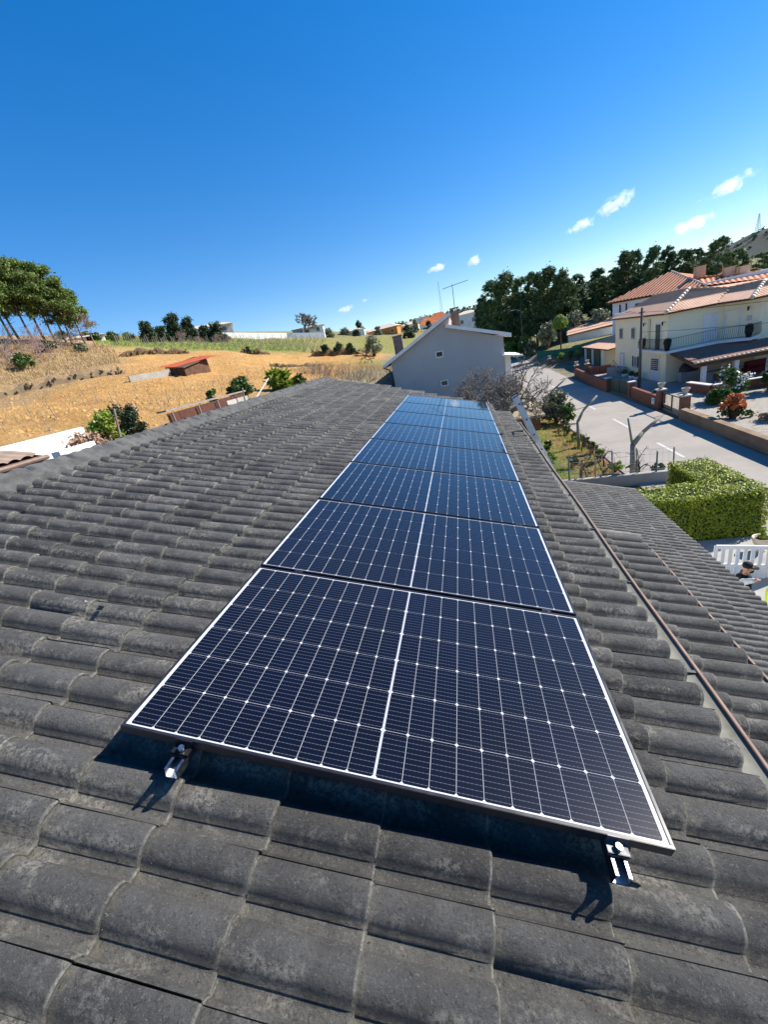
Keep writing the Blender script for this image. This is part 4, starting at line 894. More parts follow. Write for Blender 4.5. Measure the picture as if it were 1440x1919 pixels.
# ------------------------------------------------------------------ vegetation builders
def rand_dirs(n):
    d = rng.normal(size=(n, 3)); return d / np.linalg.norm(d, axis=1, keepdims=True)
def leaf_cloud(cen, rad, n, size, shell=0.55, asp=1.6, flat=(1,1,1), outward=0.5, jitter=0.35, fuzzy=0.0):
    """n leaf quads spread through ellipsoid clumps; cen (k,3), rad (k,)"""
    cen = np.asarray(cen, float).reshape(-1, 3); rad = np.asarray(rad, float).ravel(); p = rad**2/np.sum(rad**2)
    k = rng.choice(len(cen), n, p=p); d = rand_dirs(n); r = rad[k]*(shell + (1-shell)*rng.random(n))
    r = r*(1-fuzzy) + fuzzy*rad[k]*np.abs(rng.normal(0, .62, n)); P = cen[k] + d*r[:, None]*np.array(flat)
    nrm = d*outward + rand_dirs(n)*(1-outward) + np.array([0, 0, 0.15]); nrm /= np.linalg.norm(nrm, axis=1, keepdims=True)
    return leaf_quads(P, nrm, size, asp, jitter)
def leaf_quads(P, nrm, size, asp=1.6, jitter=0.35):
    n = len(P); a = np.cross(nrm, rand_dirs(n)); a /= np.linalg.norm(a, axis=1, keepdims=True) + 1e-9; b = np.cross(nrm, a)
    s = size*(1 + jitter*rng.uniform(-1, 1, n))[:, None]
    V = np.stack([P - a*s*asp/2, P + b*s*0.5 - a*s*0.1, P + a*s*asp/2, P - b*s*0.5 - a*s*0.1], 1).reshape(-1, 3)
    return V, np.arange(4*n).reshape(-1, 4)
def join(parts):
    V, F, n = [], [], 0
    for v, f in parts: V.append(v); F.append(f + n); n += len(v)
    return np.concatenate(V), np.concatenate(F)
class Branches:
    def __init__(s): s.seg = []
    def grow(s, p, d, l, r, depth, spread=0.6, kids=(2, 3), shrink=0.72, up=0.12, wig=0.18, parts=3, rmin=0.006):
        p = Vector(p); d = Vector(d).normalized(); tips = []
        for i in range(parts):
            q = p + d*(l/parts); r2 = max(r*(1 - 0.35*(i+1)/parts), rmin); s.seg.append((p, q, max(r*(1-0.35*i/parts), rmin), r2)); p = q
            d = (d + Vector(rng.normal(0, wig, 3)) + Vector((0, 0, up*0.3))).normalized(); tips.append((p.copy(), d.copy(), r2))
        if depth <= 0: return
        for k in range(int(rng.integers(kids[0], kids[1]+1)) + (1 if depth > 1 else 0)):
            q, dq, rq = tips[-1] if k == 0 else tips[int(rng.integers(max(0, parts-2), parts))]
            nd = (dq + Vector(rng.normal(0, spread, 3)) + Vector((0, 0, up))).normalized()
            s.grow(q, nd, l*shrink*rng.uniform(.75, 1.15), rq*0.72, depth-1, spread, kids, shrink, up, wig, parts, rmin)
    def arrays(s, n=5):
        V, F, b = [], [], 0; ang = np.arange(n)*2*np.pi/n; cs, sn = np.cos(ang), np.sin(ang)
        i = np.arange(n); f0 = np.stack([i, (i+1) % n, n+(i+1) % n, n+i], 1)
        for p, q, r0, r1 in s.seg:
            p = np.array(p); q = np.array(q); d = q-p; L = np.linalg.norm(d)
            if L < 1e-6: continue
            d /= L; a = np.cross(d, (0.3, 0.9, 0.31)); a /= np.linalg.norm(a); c = np.cross(d, a); ring = cs[:, None]*a + sn[:, None]*c
            V += [p + ring*r0, q + ring*r1]; F.append(f0 + b); b += 2*n
        return np.concatenate(V), np.concatenate(F)
M['bark'] = plain('brown_bark', (0.13,0.085,0.06), (0.085,0.055,0.042), 0.95, 0.1, 6, 1, 0.5, 30, 0.02)
M['bark_grey'] = plain('grey_bark', (0.22,0.20,0.18), (0.13,0.115,0.10), 0.95, 0.1, 5, 1, 0.5, 30, 0.01)
M['bark_pink'] = plain('pinkish_twigs', (0.34,0.235,0.21), (0.25,0.18,0.165), 0.95, 0.1, 4)
M['pine'] = leafmat('pine_needles', (0.075,0.125,0.024), (0.15,0.205,0.048), 0.6, 0.6, 0.2)
M['pine_dark'] = leafmat('dark_pine_needles', (0.044,0.080,0.028), (0.10,0.148,0.050), 0.65, 0.35, 0.15)
M['olive'] = leafmat('olive_leaves', (0.12,0.135,0.075), (0.20,0.21,0.125), 0.6, 0.9, 0.15)
M['lime'] = leafmat('bright_green_leaves', (0.11,0.18,0.02), (0.22,0.28,0.035), 0.5, 1.2, 0.25)
M['shrub'] = leafmat('glossy_green_leaves', (0.035,0.075,0.016), (0.075,0.125,0.025), 0.4, 2.5, 0.2)
M['hedge'] = leafmat('hedge_leaves', (0.15,0.22,0.010), (0.34,0.39,0.022), 0.5, 4.0, 0.3, 0.3)
M['dark_leaf'] = leafmat('dark_evergreen_leaves', (0.018,0.036,0.014), (0.035,0.058,0.02), 0.55, 1.5, 0.1)
M['dry_leaf'] = leafmat('dry_brown_leaves', (0.24,0.14,0.09), (0.33,0.21,0.14), 0.8, 2, 0.1)
M['red_leaf'] = leafmat('red_orange_leaves', (0.42,0.075,0.02), (0.50,0.16,0.045), 0.5, 3, 0.2)
M['flower'] = plain('white_blossom', (0.80,0.78,0.72), None, 0.6)

def tree(name, label, cat, loc, trunk, crown, tm, cm, group=None, rz=0.0, scale=1.0, crown_name='crown'):
    o = thing(name, label, cat, loc, rz, group, scale)
    if trunk is not None: mesh_np('trunk', *trunk, tm, o, True)
    if crown is not None: mesh_np(crown_name, *crown, cm, o)
    return o
def umbrella_pine(h, lean):
    b = Branches(); p = Vector((0, 0, -.3)); d = Vector((lean[0], lean[1], 1)).normalized(); n = 7; r = .17
    pts = []
    for i in range(n): q = p + d*(h*.92/n); b.seg.append((p, q, r, r*.86)); r *= .86; p = q; d = (d + Vector(rng.normal(0, .03, 3))).normalized(); pts.append((p.copy(), r))
    cen, rad = [], []
    for i in range(64):
        t = rng.random()**.75; q, rr = pts[min(6, int(2.7 + t*4.2))]
        a = rng.uniform(0, 6.283); L = rng.uniform(.4, 2.0)*(1.25 - t*.6); e = q + Vector((math.cos(a)*L, math.sin(a)*L, rng.uniform(.0, .9))); b.seg.append((q, e, rr*.4, .03)); cen.append(tuple(e + Vector((0,0,.15)))); rad.append(rng.uniform(.5, 1.0))
    for i in range(6): q, rr = pts[-1]; cen.append(tuple(q + Vector((rng.normal(0,.8), rng.normal(0,.8), rng.uniform(.1,1.0))))); rad.append(rng.uniform(.6, .95))
    for i in range(5): q, rr = pts[int(rng.integers(1, 4))]; a = rng.uniform(0, 6.28); b.seg.append((q, q + Vector((math.cos(a)*.9, math.sin(a)*.9, .1)), .03, .008))
    return b.arrays(6), leaf_cloud(cen, rad, 15000, .135, .2, 2.8, (1,1,.75), .3, .35, .75)
def wood_pine(h, w):
    b = Branches(); b.seg.append((Vector((0,0,-.5)), Vector((0,0,h*.5)), .24, .16)); b.seg.append((Vector((0,0,h*.5)), Vector((rng.normal(0,.2),rng.normal(0,.2),h*.96)), .16, .05))
    cen, rad = [], []
    for i in range(95):
        t = rng.random()**.85; z = h*(.16 + .82*t); wr = w*(1.05 - t)**.52*(.35 + .65*min(1, t*3.2 + .3)); a = rng.uniform(0, 6.283); L = wr*rng.uniform(.45, 1.0)
        cen.append((math.cos(a)*L, math.sin(a)*L, z + rng.normal(0, .2))); rad.append(rng.uniform(.55, 1.15)*(1.15 - .45*t))
        if i % 2: b.seg.append((Vector((0,0,z-.3)), Vector(cen[-1]), .05, .02))
    cen.append((0,0,h-.4)); rad.append(.6)
    return b.arrays(5), leaf_cloud(cen, rad, 17000, .18, .12, 2.6, (1,1,.85), .25, .35, .75)
def bush_arrays(r, h, n, size, k=14, asp=1.6, base=.25):
    cen, rad = [], []
    for i in range(k):
        a = rng.uniform(0, 6.28); t = rng.random(); L = r*.72*math.sqrt(rng.random()); z = h*(base + (.92-base)*t); L *= (1.12 - .65*t); cen.append((math.cos(a)*L, math.sin(a)*L, z)); rad.append(r*rng.uniform(.28, .46))
    b = Branches()
    for c in cen: b.seg.append((Vector((rng.normal(0,.05), rng.normal(0,.05), -.1)), Vector(c), .03*r + .008, .01))
    return b.arrays(4), leaf_cloud(cen, rad, n, size, .3, asp, (1,1,.85), .4, .35, .5)
def bush(label, x, y, r, h, mat, n=1800, size=.09, z=None, k=14, name='shrub', cat='shrub', group=None, bark=None, asp=1.6, base=.25):
    t, c = bush_arrays(r, h, n, size, k, asp, base)
    o = thing(name, label, cat, (x, y, (gz(x, y) if z is None else z) - .03), rng.uniform(0, 6), group); mesh_np('stems', *t, bark or M['bark'], o); mesh_np('foliage', *c, mat, o); return o
def bare_tree(label, x, y, z, h, mat, depth=5, l0=.32, r0=.03, spread=.55, kids=(2,3), up=.12, name='bare_tree', group=None, rmin=.006, stems=1, cat='tree', shrink=.72):
    o = thing(name, label, cat, (x, y, z), 0, group); b = Branches()
    for s in range(stems): b.grow((rng.normal(0,.1)*(stems > 1), rng.normal(0,.1)*(stems > 1), -.1), (rng.normal(0,.12 if stems == 1 else .5), rng.normal(0,.12 if stems == 1 else .5), 1), h*l0, h*r0, depth, spread, kids, shrink, up, rmin=rmin)
    mesh_np('branches', *b.arrays(4 if stems > 1 else 5), mat, o, True); return o

# ------------------------------------------------------------------ left side: field, pines, sheds
pp = [(umbrella_pine(10.4, (-.05, .05))), (umbrella_pine(9.6, (.03, -.06))), (umbrella_pine(10.0, (-.1, -.02)))]
pt = [None]*3
LP = [(-58.6,41.5,1.06),(-56.0,43.6,1.0),(-55.4,47.4,1.08),(-54.0,45.2,.98),(-53.6,49.2,1.02),(-52.6,46.8,1.0),(-51.8,50.5,.93),(-51.2,48.4,.90),(-50.4,49.9,.80),(-60.5,38.5,1.0),(-57.6,45.6,1.04),(-50.9,52.6,.74),(-62.0,42.0,1.05)]
ON = ['first','second','third','fourth','fifth','sixth','seventh','eighth','ninth','tenth','eleventh','twelfth','thirteenth','fourteenth','fifteenth','sixteenth','seventeenth','eighteenth','nineteenth','twentieth','twenty-first','twenty-second','twenty-third','twenty-fourth','twenty-fifth','twenty-sixth','twenty-seventh']
order = sorted(range(len(LP)), key=lambda i: math.atan2(LP[i][0], LP[i][1]), reverse=True)
for q, i in enumerate(order):
    x, y, s = LP[i]; k = i % 3
    if pt[k] is None: pt[k] = tree('pine_tree', None, None, (0,0,0), *pp[k], M['bark'], M['pine']); o = pt[k]
    else: o = copy_tree(pt[k])
    o.location = (x, y, gz(x, y) - .2); o.rotation_euler = (0, 0, rng.uniform(0, 6.28)); o.scale = (s*1.05, s*1.05, s)
    tag(o, 'tall umbrella pine on the bank, %s from the field edge of the clump' % ON[q], 'tree', 'umbrella pines on the bank')
bare_tree('pinkish leafless tree standing just beside the pine clump', -48.9, 51.9, gz(-48.9, 51.9), 6.2, M['bark_pink'], 5, .30, .016, .5, (2,3), .05, rmin=.018)
for k, (x, y, h) in enumerate([(-45.5,36.5,3.4),(-47.5,38.5,3.8),(-46.0,40.6,3.6),(-49.0,36.4,3.6),(-44.6,39.8,3.2),(-50.5,40.8,4.2),(-48.6,43.4,3.8),(-47.6,45.8,3.4),(-52,38.2,4.0)]):
    bare_tree('leafless grey-brown thicket shrub, %s from the field, below the pines' % ON[k], x, y, gz(x, y), h, M['bark_grey' if k % 2 else 'bark_pink'], 3, .34, .011, .6, (2,3), .1, 'bare_shrub', 'leafless thicket below the pines', .012, 5, 'shrub', .74)
for k, (x, y, r) in enumerate([(-46.8,42.6,1.3),(-45.6,46.0,1.0),(-43.8,36.2,1.5),(-46.5,34.6,1.6)]): bush('low dark green bramble, %s along the rough bank under the pines' % ON[k], x, y, r, r*.95, M['olive'] if k % 2 else M['shrub'], 1300, .16, group='brambles on the rough bank')
# dry grass on the bank and brow
def grass(name, label, spots, mat, h, w, kind='stuff'):
    spots = np.asarray(spots); n = len(spots); z = ground(spots[:, 0], spots[:, 1]); d = rng.normal(0, .35, (n, 2)); hh = h*rng.uniform(.5, 1.25, n); a = rng.uniform(0, 6.28, n); dx, dy = np.cos(a)*w, np.sin(a)*w
    P = np.c_[spots, z - .02]; V = np.stack([P - np.c_[dx, dy, 0*dx], P + np.c_[dx, dy, 0*dx], P + np.c_[d*hh[:, None], hh]], 1).reshape(-1, 3)
    o = mesh_np(name, V, np.arange(3*n).reshape(-1, 3), mat); tag(o, label, 'grass', kind=kind); return o
def scatter(n, f):
    out = []
    while len(out) < n:
        x, y = f()
        out.append((x, y))
    return out
M['dry_grass'] = leafmat('dry_grass_blades', (0.34,0.235,0.11), (0.46,0.335,0.17), 0.8, 0.8, 0.2)
M['green_grass'] = leafmat('fresh_grass_blades', (0.135,0.235,0.03), (0.26,0.34,0.06), 0.6, 1.0, 0.3)
def bank():
    while True:
        az = R(rng.uniform(-57, -41.5)); D = rng.uniform(49, 74)
        if D > 51 + (az + R(57))*14: return .43 + math.sin(az)*D, -.78 + math.cos(az)*D
grass('dry_grass', 'dry brown grass over the rough bank below the pines', scatter(10000, bank), M['dry_grass'], .42, .03)
def brow():
    az = R(rng.uniform(-43, -20)); D = rng.uniform(76, 108); return .43 + math.sin(az)*D, -.78 + math.cos(az)*D
grass('brow_grass', 'green grass between the vine rows on the brow', scatter(9000, brow), M['green_grass'], .35, .05)
# young vine stakes in the orange field, and rows of vines on the brow
M['stake'] = plain('grey_stake_wood', (0.26,0.22,0.18), (0.18,0.15,0.13), 0.95)
sk = None; kk = 0
for row in range(9):
    for c in range(9):
        az = R(-56.5 + 5.1*c + 1.9*((row*7) % 5)*.6 + rng.uniform(-.9, .9)); D = 19 + row*3.9 + .25*c + rng.uniform(-.9, .9)
        x, y = .43 + math.sin(az)*D, -.78 + math.cos(az)*D
        if x > -11.8 or (D > 46 and az < R(-43)) or (abs(x+27) < 3.4 and abs(y-34) < 5): continue
        if sk is None:
            sk = thing('vine_stake', None, None); m = MB(); m.tube((0,0,-.2),(.03,0,1.05),.022,.018,5); m.build('stake', M['stake'], sk); b = Branches(); b.grow((.03,0,.0),(.2,.1,1),.35,.014,2,.8,(2,2),.8,.1,rmin=.005); mesh_np('vine', *b.arrays(3), M['bark_grey'], sk); o = sk
        else: o = copy_tree(sk)
        s = rng.uniform(.5, .8); o.location = (x, y, gz(x, y)); o.rotation_euler = (rng.normal(0,.08), rng.normal(0,.08), rng.uniform(0, 6.28)); o.scale = (s,)*3
        tag(o, 'young staked vine in the orange field, %s row up, %s along' % (ON[row], ON[c]), 'vine', 'young vines in the orange field')
vb = None
rows = 0
for row in range(7):
    for c in range(26):
        az = R(-41 + .9*c + .2*row); D = 77 + row*5.2 + rng.uniform(-.4, .4)
        x, y = .43 + math.sin(az)*D, -.78 + math.cos(az)*D
        if vb is None:
            vb = thing('vine_post', None, None); m = MB(); m.tube((0,0,-.2),(0,0,1.35),.05,.045,5); m.build('post', M['stake'], vb); b = Branches(); b.grow((.1,0,.0),(.1,.1,1),.5,.03,2,.7,(2,3),.85,.15,rmin=.012); mesh_np('vine', *b.arrays(3), M['bark_grey'], vb); o = vb
        else: o = copy_tree(vb)
        o.location = (x, y, gz(x, y)); o.rotation_euler = (0, 0, rng.uniform(0, 6.28)); o.scale = (rng.uniform(.85, 1.2),)*3
        tag(o, 'vine post in the %s row of the brow vineyard, %s along' % (ON[row], ON[c]), 'vine', 'vineyard posts on the brow')
def clods():
    n = 10000; az = np.radians(rng.uniform(-58, -14, n)); D = 15 + 53*rng.random(n)**.75; x, y = .43 + np.sin(az)*D, -.78 + np.cos(az)*D
    ok = (x < -11.6) & ~((D > 51 + (np.degrees(az)+57)*.25) & (az < R(-43))); x, y, D = x[ok], y[ok], D[ok]; n = len(x); z = ground(x, y); s = rng.uniform(.025, .075, n)*(1 + rng.random(n)**6*2.2)
    base = np.array([(1,0,-.3),(-.5,.87,-.3),(-.5,-.87,-.3),(.1,.1,.75)]); B = base[None]*s[:, None, None]*rng.uniform(.6, 1.5, (n, 1, 3)); a = rng.uniform(0, 6.28, n); c, q = np.cos(a)[:, None], np.sin(a)[:, None]
    V = np.stack([B[:,:,0]*c - B[:,:,1]*q + x[:, None], B[:,:,0]*q + B[:,:,1]*c + y[:, None], B[:,:,2] + z[:, None]], -1).reshape(-1, 3); F = (np.array([(0,1,3),(1,2,3),(2,0,3)])[None] + 4*np.arange(n)[:, None, None]).reshape(-1, 3)
    tag(mesh_np('earth_clods', V, F, M['ground_clod']), 'clods of orange earth strewn over the ploughed field', 'clods', kind='stuff')
M['ground_clod'] = plain('orange_clod', (0.43,0.235,0.078), (0.52,0.32,0.13), 0.95, 0.1, 1.2, 1, grime=(0.30,0.16,0.055)); clods()
def tufts():
    while True:
        az = R(rng.uniform(-56, -16)); D = rng.uniform(17, 68); x, y = .43 + math.sin(az)*D, -.78 + math.cos(az)*D
        if x < -11.8 and vnoise(x, y, 6, 21).item() + .5*vnoise(x, y, 2, 22).item() > .25: return x, y
grass('field_stubble', 'thin dry stubble scattered over the orange field', scatter(4000, tufts), M['dry_grass'], .22, .018)
# terrace edges: dark dry-stone banks in the field
M['earth_dark'] = plain('dark_earth_bank', (0.10,0.065,0.035), (0.17,0.115,0.06), 0.95, 0.1, 1.5, 1, 0.9, 5, 0.12, grime=(0.25,0.17,0.09))
M['rubble'] = plain('field_stone', (0.24,0.18,0.11), (0.17,0.125,0.075), 0.95, 0.1, 1.3, 1, 0.6, 14, 0.03)
def terrace(label, a, b, h, mat, t=.6, stones=True):
    o = thing('terrace_wall', label, 'terrace wall', (0, 0, 0)); n = max(8, int(math.dist(a, b)/.55)); V, F = [], []
    for i in range(n+1):
        x, y = a[0]+(b[0]-a[0])*i/n, a[1]+(b[1]-a[1])*i/n; z = gz(x, y); k = h*(.75 + .25*math.sin(i*1.7) + rng.uniform(-.15, .15))*min(1, .3 + 1.4*min(i, n-i)/n*3)
        d = Vector((x-.43, y+.78, 0)).normalized(); ox, oy = d.x, d.y; j = rng.uniform(-.15, .15, 6)
        for q, (s, zz) in enumerate(((-.45,-.2),(-.38+j[0],k*.5+j[1]*.4),(-.25+j[2],k),(t*.5,k*1.05+j[3]*.4),(t+.8,-.1))): V.append((x+ox*s, y+oy*s, z+zz))
    for i in range(n):
        for q in range(4): F.append((i*5+q, (i+1)*5+q, (i+1)*5+q+1, i*5+q+1))
    mesh_np('bank', V, F, mat, o, False)
    if stones:
        first = None
        for i in range(int(n*1.6)):
            tt = rng.random(); x, y = a[0]+(b[0]-a[0])*tt, a[1]+(b[1]-a[1])*tt; d = Vector((x-.43, y+.78, 0)).normalized()
            if first is None:
                bm = bmesh.new(); bmesh.ops.create_icosphere(bm, subdivisions=1, radius=1); [setattr(v, 'co', Vector((v.co.x*rng.uniform(.8,1.2), v.co.y*rng.uniform(.8,1.2), v.co.z*rng.uniform(.6,.9)))) for v in bm.verts]; me = bpy.data.meshes.new('stone'); bm.to_mesh(me); bm.free(); me.materials.append(M['rubble']); first = link(bpy.data.objects.new('stone', me), o); q = first
            else: q = first.copy(); link(q); q.parent = o
            s = rng.uniform(.08, .19); q.location = (x - d.x*rng.uniform(.35,.6), y - d.y*rng.uniform(.35,.6), gz(x, y) + rng.uniform(0, h*.6)); q.scale = (s*1.3, s, s*.8); q.rotation_euler = tuple(rng.uniform(0, 3, 3))
terrace('dark earth bank with stones at the top of the field behind the red shed', (-41.8,47.3), (-36.6,54.2), .85, M['earth_dark'])
terrace('short dark bank with dry tufts midway along the field top', (-31.6,59.0), (-27.9,61.0), .95, M['earth_dark'])
terrace('dark bank under the bushes near the olive tree', (-21.6,61.4), (-14.8,65.6), 1.15, M['earth_dark'])
terrace('crumbling stone terrace in the lower corner of the rough bank', (-38.5,27.8), (-32.5,36.6), .75, M['rubble'])
terrace('pale stone heap edge in the middle of the field', (-22.5,48.2), (-16.5,51.0), .55, M['rubble'])
for k, (x, y, r) in enumerate([(-19.6,62.4,1.0),(-17.8,63.6,1.2),(-16.2,64.6,1.0),(-30.6,59.4,.7)]): bush('dark clipped bush on the terrace bank, %s towards the olive tree' % ON[k], x, y, r, r*1.5, M['dark_leaf'], 900, .16, group='bushes on the terrace bank')
bush('round grey-green olive tree at the edge of the vineyard', -12.6, 64.0, 1.75, 3.2, M['olive'], 3600, .14, k=24, name='olive_tree', cat='tree')
bare_tree('small dark leafless fruit tree below the olive tree', -11.2, 55.0, gz(-11.2,55), 3.0, M['bark'], 4, .35, .025, .7, (2,3), .05, rmin=.015)
# red roofed shed in the field
sh = thing('field_shed', 'small brown shed with red sheet roof in the middle of the orange field', 'shed', (-25.6, 36.6, 2.75), scale=.88)
M['shed_wood'] = plain('dark_brown_boards', (0.085,0.045,0.03), (0.12,0.07,0.045), 0.85, 0.1, 3); M['red_sheet'] = plain('red_oxide_sheet', (0.42,0.095,0.035), (0.33,0.075,0.03), 0.7, 0.2, 2, 1, grime=(0.50,0.17,0.08))
m = MB(); m.add([(-.75,-1.9,-.4),(1.35,-2.45,-.4),(1.2,2.4,-.4),(-1.1,3.3,-.4),(-.75,-1.9,1.48),(1.35,-2.45,1.08),(1.2,2.4,1.80),(-1.1,3.3,2.45)], [(0,1,5,4),(1,2,6,5),(2,3,7,6),(3,0,4,7),(4,5,6,7),(3,2,1,0)]); m.build('wall', M['shed_wood'], sh)
rr_ = tiled_sheet('roof', [(-.95,-2.24,1.62),(1.68,-2.95,1.20),(1.37,2.84,2.05),(-1.39,4.03,2.55)], M['red_sheet'], sh, .2, 6.0, .03, .0, 4)
m = MB(); m.bar((-.5,-2.02,.55),(.2,-2.2,.55),.05,1.6); m.build('door', M['timber'], sh)
wallrun('field_wall', 'cream concrete wall leading up to the red roofed shed', [(-27.4,30.9),(-25.9,34.3)], .85, .2, M['concrete'], None, 3.05)
# brow: dark evergreens, bare bushes, long white walls and roofs
for k, (x, y, r, h) in enumerate([(-56.6,73.5,2.0,3.6),(-54.5,78.6,2.3,5.6),(-52.6,80.4,1.9,4.6),(-50.6,82.4,1.7,3.2),(-48.4,83.4,2.2,3.9),(-55.6,76.0,1.7,3.0)]):
    bush('dark evergreen clump on the brow, %s from the pine wood side' % ON[k], x, y, r, h, M['dark_leaf'], 5000, .2, k=40, name='evergreen', cat='tree', group='evergreens on the brow', base=.02)
for k, (x, y, h) in enumerate([(-52.2,76.5,2.6),(-50.0,78.5,2.0),(-47.0,80.5,2.2),(-45.6,82,1.7)]): bare_tree('rounded leafless bush in front of the brow evergreens, %s' % ON[k], x, y, gz(x, y), h, M['bark_pink'], 3, .34, .012, .6, (3,3), .1, 'bare_shrub', 'leafless bushes on the brow', .014, 6, 'shrub')
for k, (x, y, r) in enumerate([(-62,70.5,1.2),(-60,72,1.3),(-64,67,1.2),(-57.8,66.5,1.0),(-61,65.5,1.1),(-66,64,1.3)]): bush('green broom bush on the brow, %s in the low row' % ON[k], x, y, r, 1.5, M['lime'] if k == 1 else M['shrub'], 900, .18, group='broom bushes on the brow')
bare_tree('broad leafless tree on the skyline behind the white walls', -41.2, 117.2, 9.9, 12.5, M['bark_grey'], 5, .20, .03, .75, (3,3), .16, rmin=.06)
wallrun('boundary_wall', 'long white boundary wall on the brow beside the evergreens', [(-56,98,gz(-56,98)-gz(-48,107)),(-45,112,gz(-45,112)-gz(-48,107)+.1),(-36,117,gz(-36,117)-gz(-48,107)+.2)], 1.5, .3, M['white_wall'], None, gz(-48,107)-.2)
def box_house(name, label, x, y, z, w, d, h, rz, wm, rm, rise, wins=3, cat='house'):
    o = thing(name, label, cat, (x, y, z), R(rz)); m = MB(); m.box(-w/2,w/2,-d/2,d/2,-2,h); m.build('wall', wm, o)
    e = .4; m = MB(); a, b, c, d_ = (-w/2-e,-d/2-e,h), (w/2+e,-d/2-e,h), (w/2+e,d/2+e,h), (-w/2-e,d/2+e,h); p, q = (-w/2+d*.35,0,h+rise), (w/2-d*.35,0,h+rise)
    m.add([a,b,c,d_,p,q], [(0,1,5,4),(1,2,5),(2,3,4,5),(3,0,4),(3,2,1,0)]); m.build('roof', rm, o)
    for i in range(wins): window(o, (-w/2 + w*(i+.5)/wins, -d/2-.001, h*.55), (0,-1,0), 1.0, 1.1, M['white_paint'], M['glass'], None, True, 1)
    return o
M['orange_wall'] = plain('orange_render', (0.62,0.235,0.055), (0.55,0.20,0.045), 0.9); M['roof_pale'] = plain('pale_roof', (0.60,0.52,0.43), (0.50,0.42,0.34), 0.9)
box_house('orange_house', 'orange walled house with pale hipped roof on the far slope', -24.0, 148.5, 6.0, 10.5, 8, 2.7, -6, M['orange_wall'], M['roof_pale'], 1.4)
box_house('far_house', 'pale yellow house tucked behind the orange one', -15.8, 153, 6.0, 6, 6, 2.3, 0, M['cream'], M['roof_pale'], 1.0, 2)
box_house('far_house', 'white block house with flat dark roof left of the grey gable', -14.0, 178.5, 6.0, 7.0, 8, 5.0, 4, M['white_wall'], M['grey_wall'], .35, 2)
box_house('far_house', 'low white house below the white block', -10.5, 166, 4.6, 7, 7, 3.0, 10, M['white_wall'], M['tile_orange'], 2.4, 2)
box_house('far_house', 'far house with orange roof just above the grey verge', -6.5, 172, 6.0, 9, 8, 2.2, 5, M['cream'], M['tile_orange'], 3.0, 2)
box_house('far_house', 'white house between the aerial mast and the wood', 3.8, 140, 2.5, 7, 7, 4.4, -4, M['white_wall'], M['roof_pale'], 1.0, 2)
box_house('far_house', 'small white house at the foot of the wood beside the lamp', 8.8, 142, -.6, 4.5, 5, 3.0, 3, M['white_wall'], M['tile_orange'], 1.2, 1)
box_house('villa', 'pale villa half hidden by evergreens on the brow', -63, 101.5, 14.0, 15, 8, 2.0, 30, M['roof_pale'], M['roof_pale'], 1.2, 4)
box_house('flat_house', 'low white building at the end of the long white wall', -40.5, 122, 10.2, 6, 5, 2.1, 15, M['white_wall'], M['grey_wall'], .5, 2)
box_house('flat_house', 'grey block beside the leafless skyline tree', -44.5, 124, 10.6, 5.5, 5, 2.2, 15, M['grey_wall'], M['grey_wall'], .4, 1)
box_house('flat_house', 'long low white shed roof right of the leafless skyline tree', -34.5, 143, 8.6, 9, 5, 1.5, 8, M['white_wall'], M['roof_pale'], .5, 2)
box_house('flat_house', 'another low white shed roof nearer the orange house', -28.5, 158, 8.0, 8, 5, 1.6, 8, M['white_wall'], M['roof_pale'], .5, 2)
box_house('far_house', 'pale roof showing behind the pines at the edge of the bank', -66, 66.5, 13.3, 9, 6, 1.2, 40, M['white_wall'], M['roof_pale'], .8, 2)
for k, (x, y, r, h) in enumerate([(-38,128,2,2.4),(-31,134,1.6,2),(-25,140,1.8,2.6),(-33,150,2,4.6),(-13.2,146,1.5,4),(-9.2,150,1.8,3),(-36,140,2.4,2.2),(-12,110,2.0,3.2),(-6,118,2,3)]): bush('dark bush among the far houses, %s from the skyline tree' % ON[k], x, y, r, h, M['dark_leaf'] if k % 2 else M['olive'], 1800, .22, k=26, group='bushes among the far houses', base=.02)

# just behind our ridge
wallrun('white_wall', 'long white wall below the orange field behind the ridge', [(-10.1,6.2),(-11.55,10.0)], 3.4, .25, M['white_wall'], None, -2.35)
wallrun('white_wall', 'short white wall under the dry creeper', [(-8.7,6.6),(-8.9,7.75)], 2.6, .2, M['white_wall'], None, -1.9)
os_ = thing('outhouse', 'white outhouse with brown tiled roof showing over the ridge', 'outhouse', (-7.75,3.75,-2.0)); m = MB(); m.box(-1.3,.95,-2.5,.75,-1,2.75); m.build('wall', M['white_wall'], os_)
M['tile_dull'] = plain('dull_brown_tile', (0.36,0.27,0.20), (0.28,0.20,0.15), 0.9, 0.1, 4); tiled_sheet('roof', [(1.1,-2.8,2.82),(1.1,1.0,2.82),(-1.6,1.0,3.45),(-1.6,-2.8,3.45)], M['tile_dull'], os_, .2, .3, .04, .02, 6)
m = MB(); m.tube((1.13,-2.8,2.78),(1.13,1.02,2.78),.04,.04,8); m.build('gutter', M['rim'], os_)
sr = thing('small_roof', 'small tan tiled lean-to roof beside the white outhouse', 'lean-to', (-8.0,5.4,-2.2)); tiled_sheet('roof', [(.55,-.5,2.50),(.55,.65,2.50),(-.5,.65,2.85),(-.5,-.5,2.85)], M['tile_dull'], sr, .2, .3, .04, .02, 6); m = MB(); m.box(-.45,.4,-.4,.5,-1,2.35); m.build('wall', M['wall_brown'], sr)
bush('dry purple-brown creeper hanging over the short white wall', -9.7, 8.35, .95, 1.35, M['dry_leaf'], 2400, .07, z=-.45, k=16, base=.45)
bush('yellow-green leafy shrub beside the wooden stake', -10.3, 9.7, .75, 1.5, M['lime'], 3000, .06, z=-.15, base=.3)
bush('dark conical conifer shrub just behind the ridge', -9.85, 10.2, .72, 2.1, M['dark_leaf'], 5500, .05, z=-.55, k=30, base=.1)
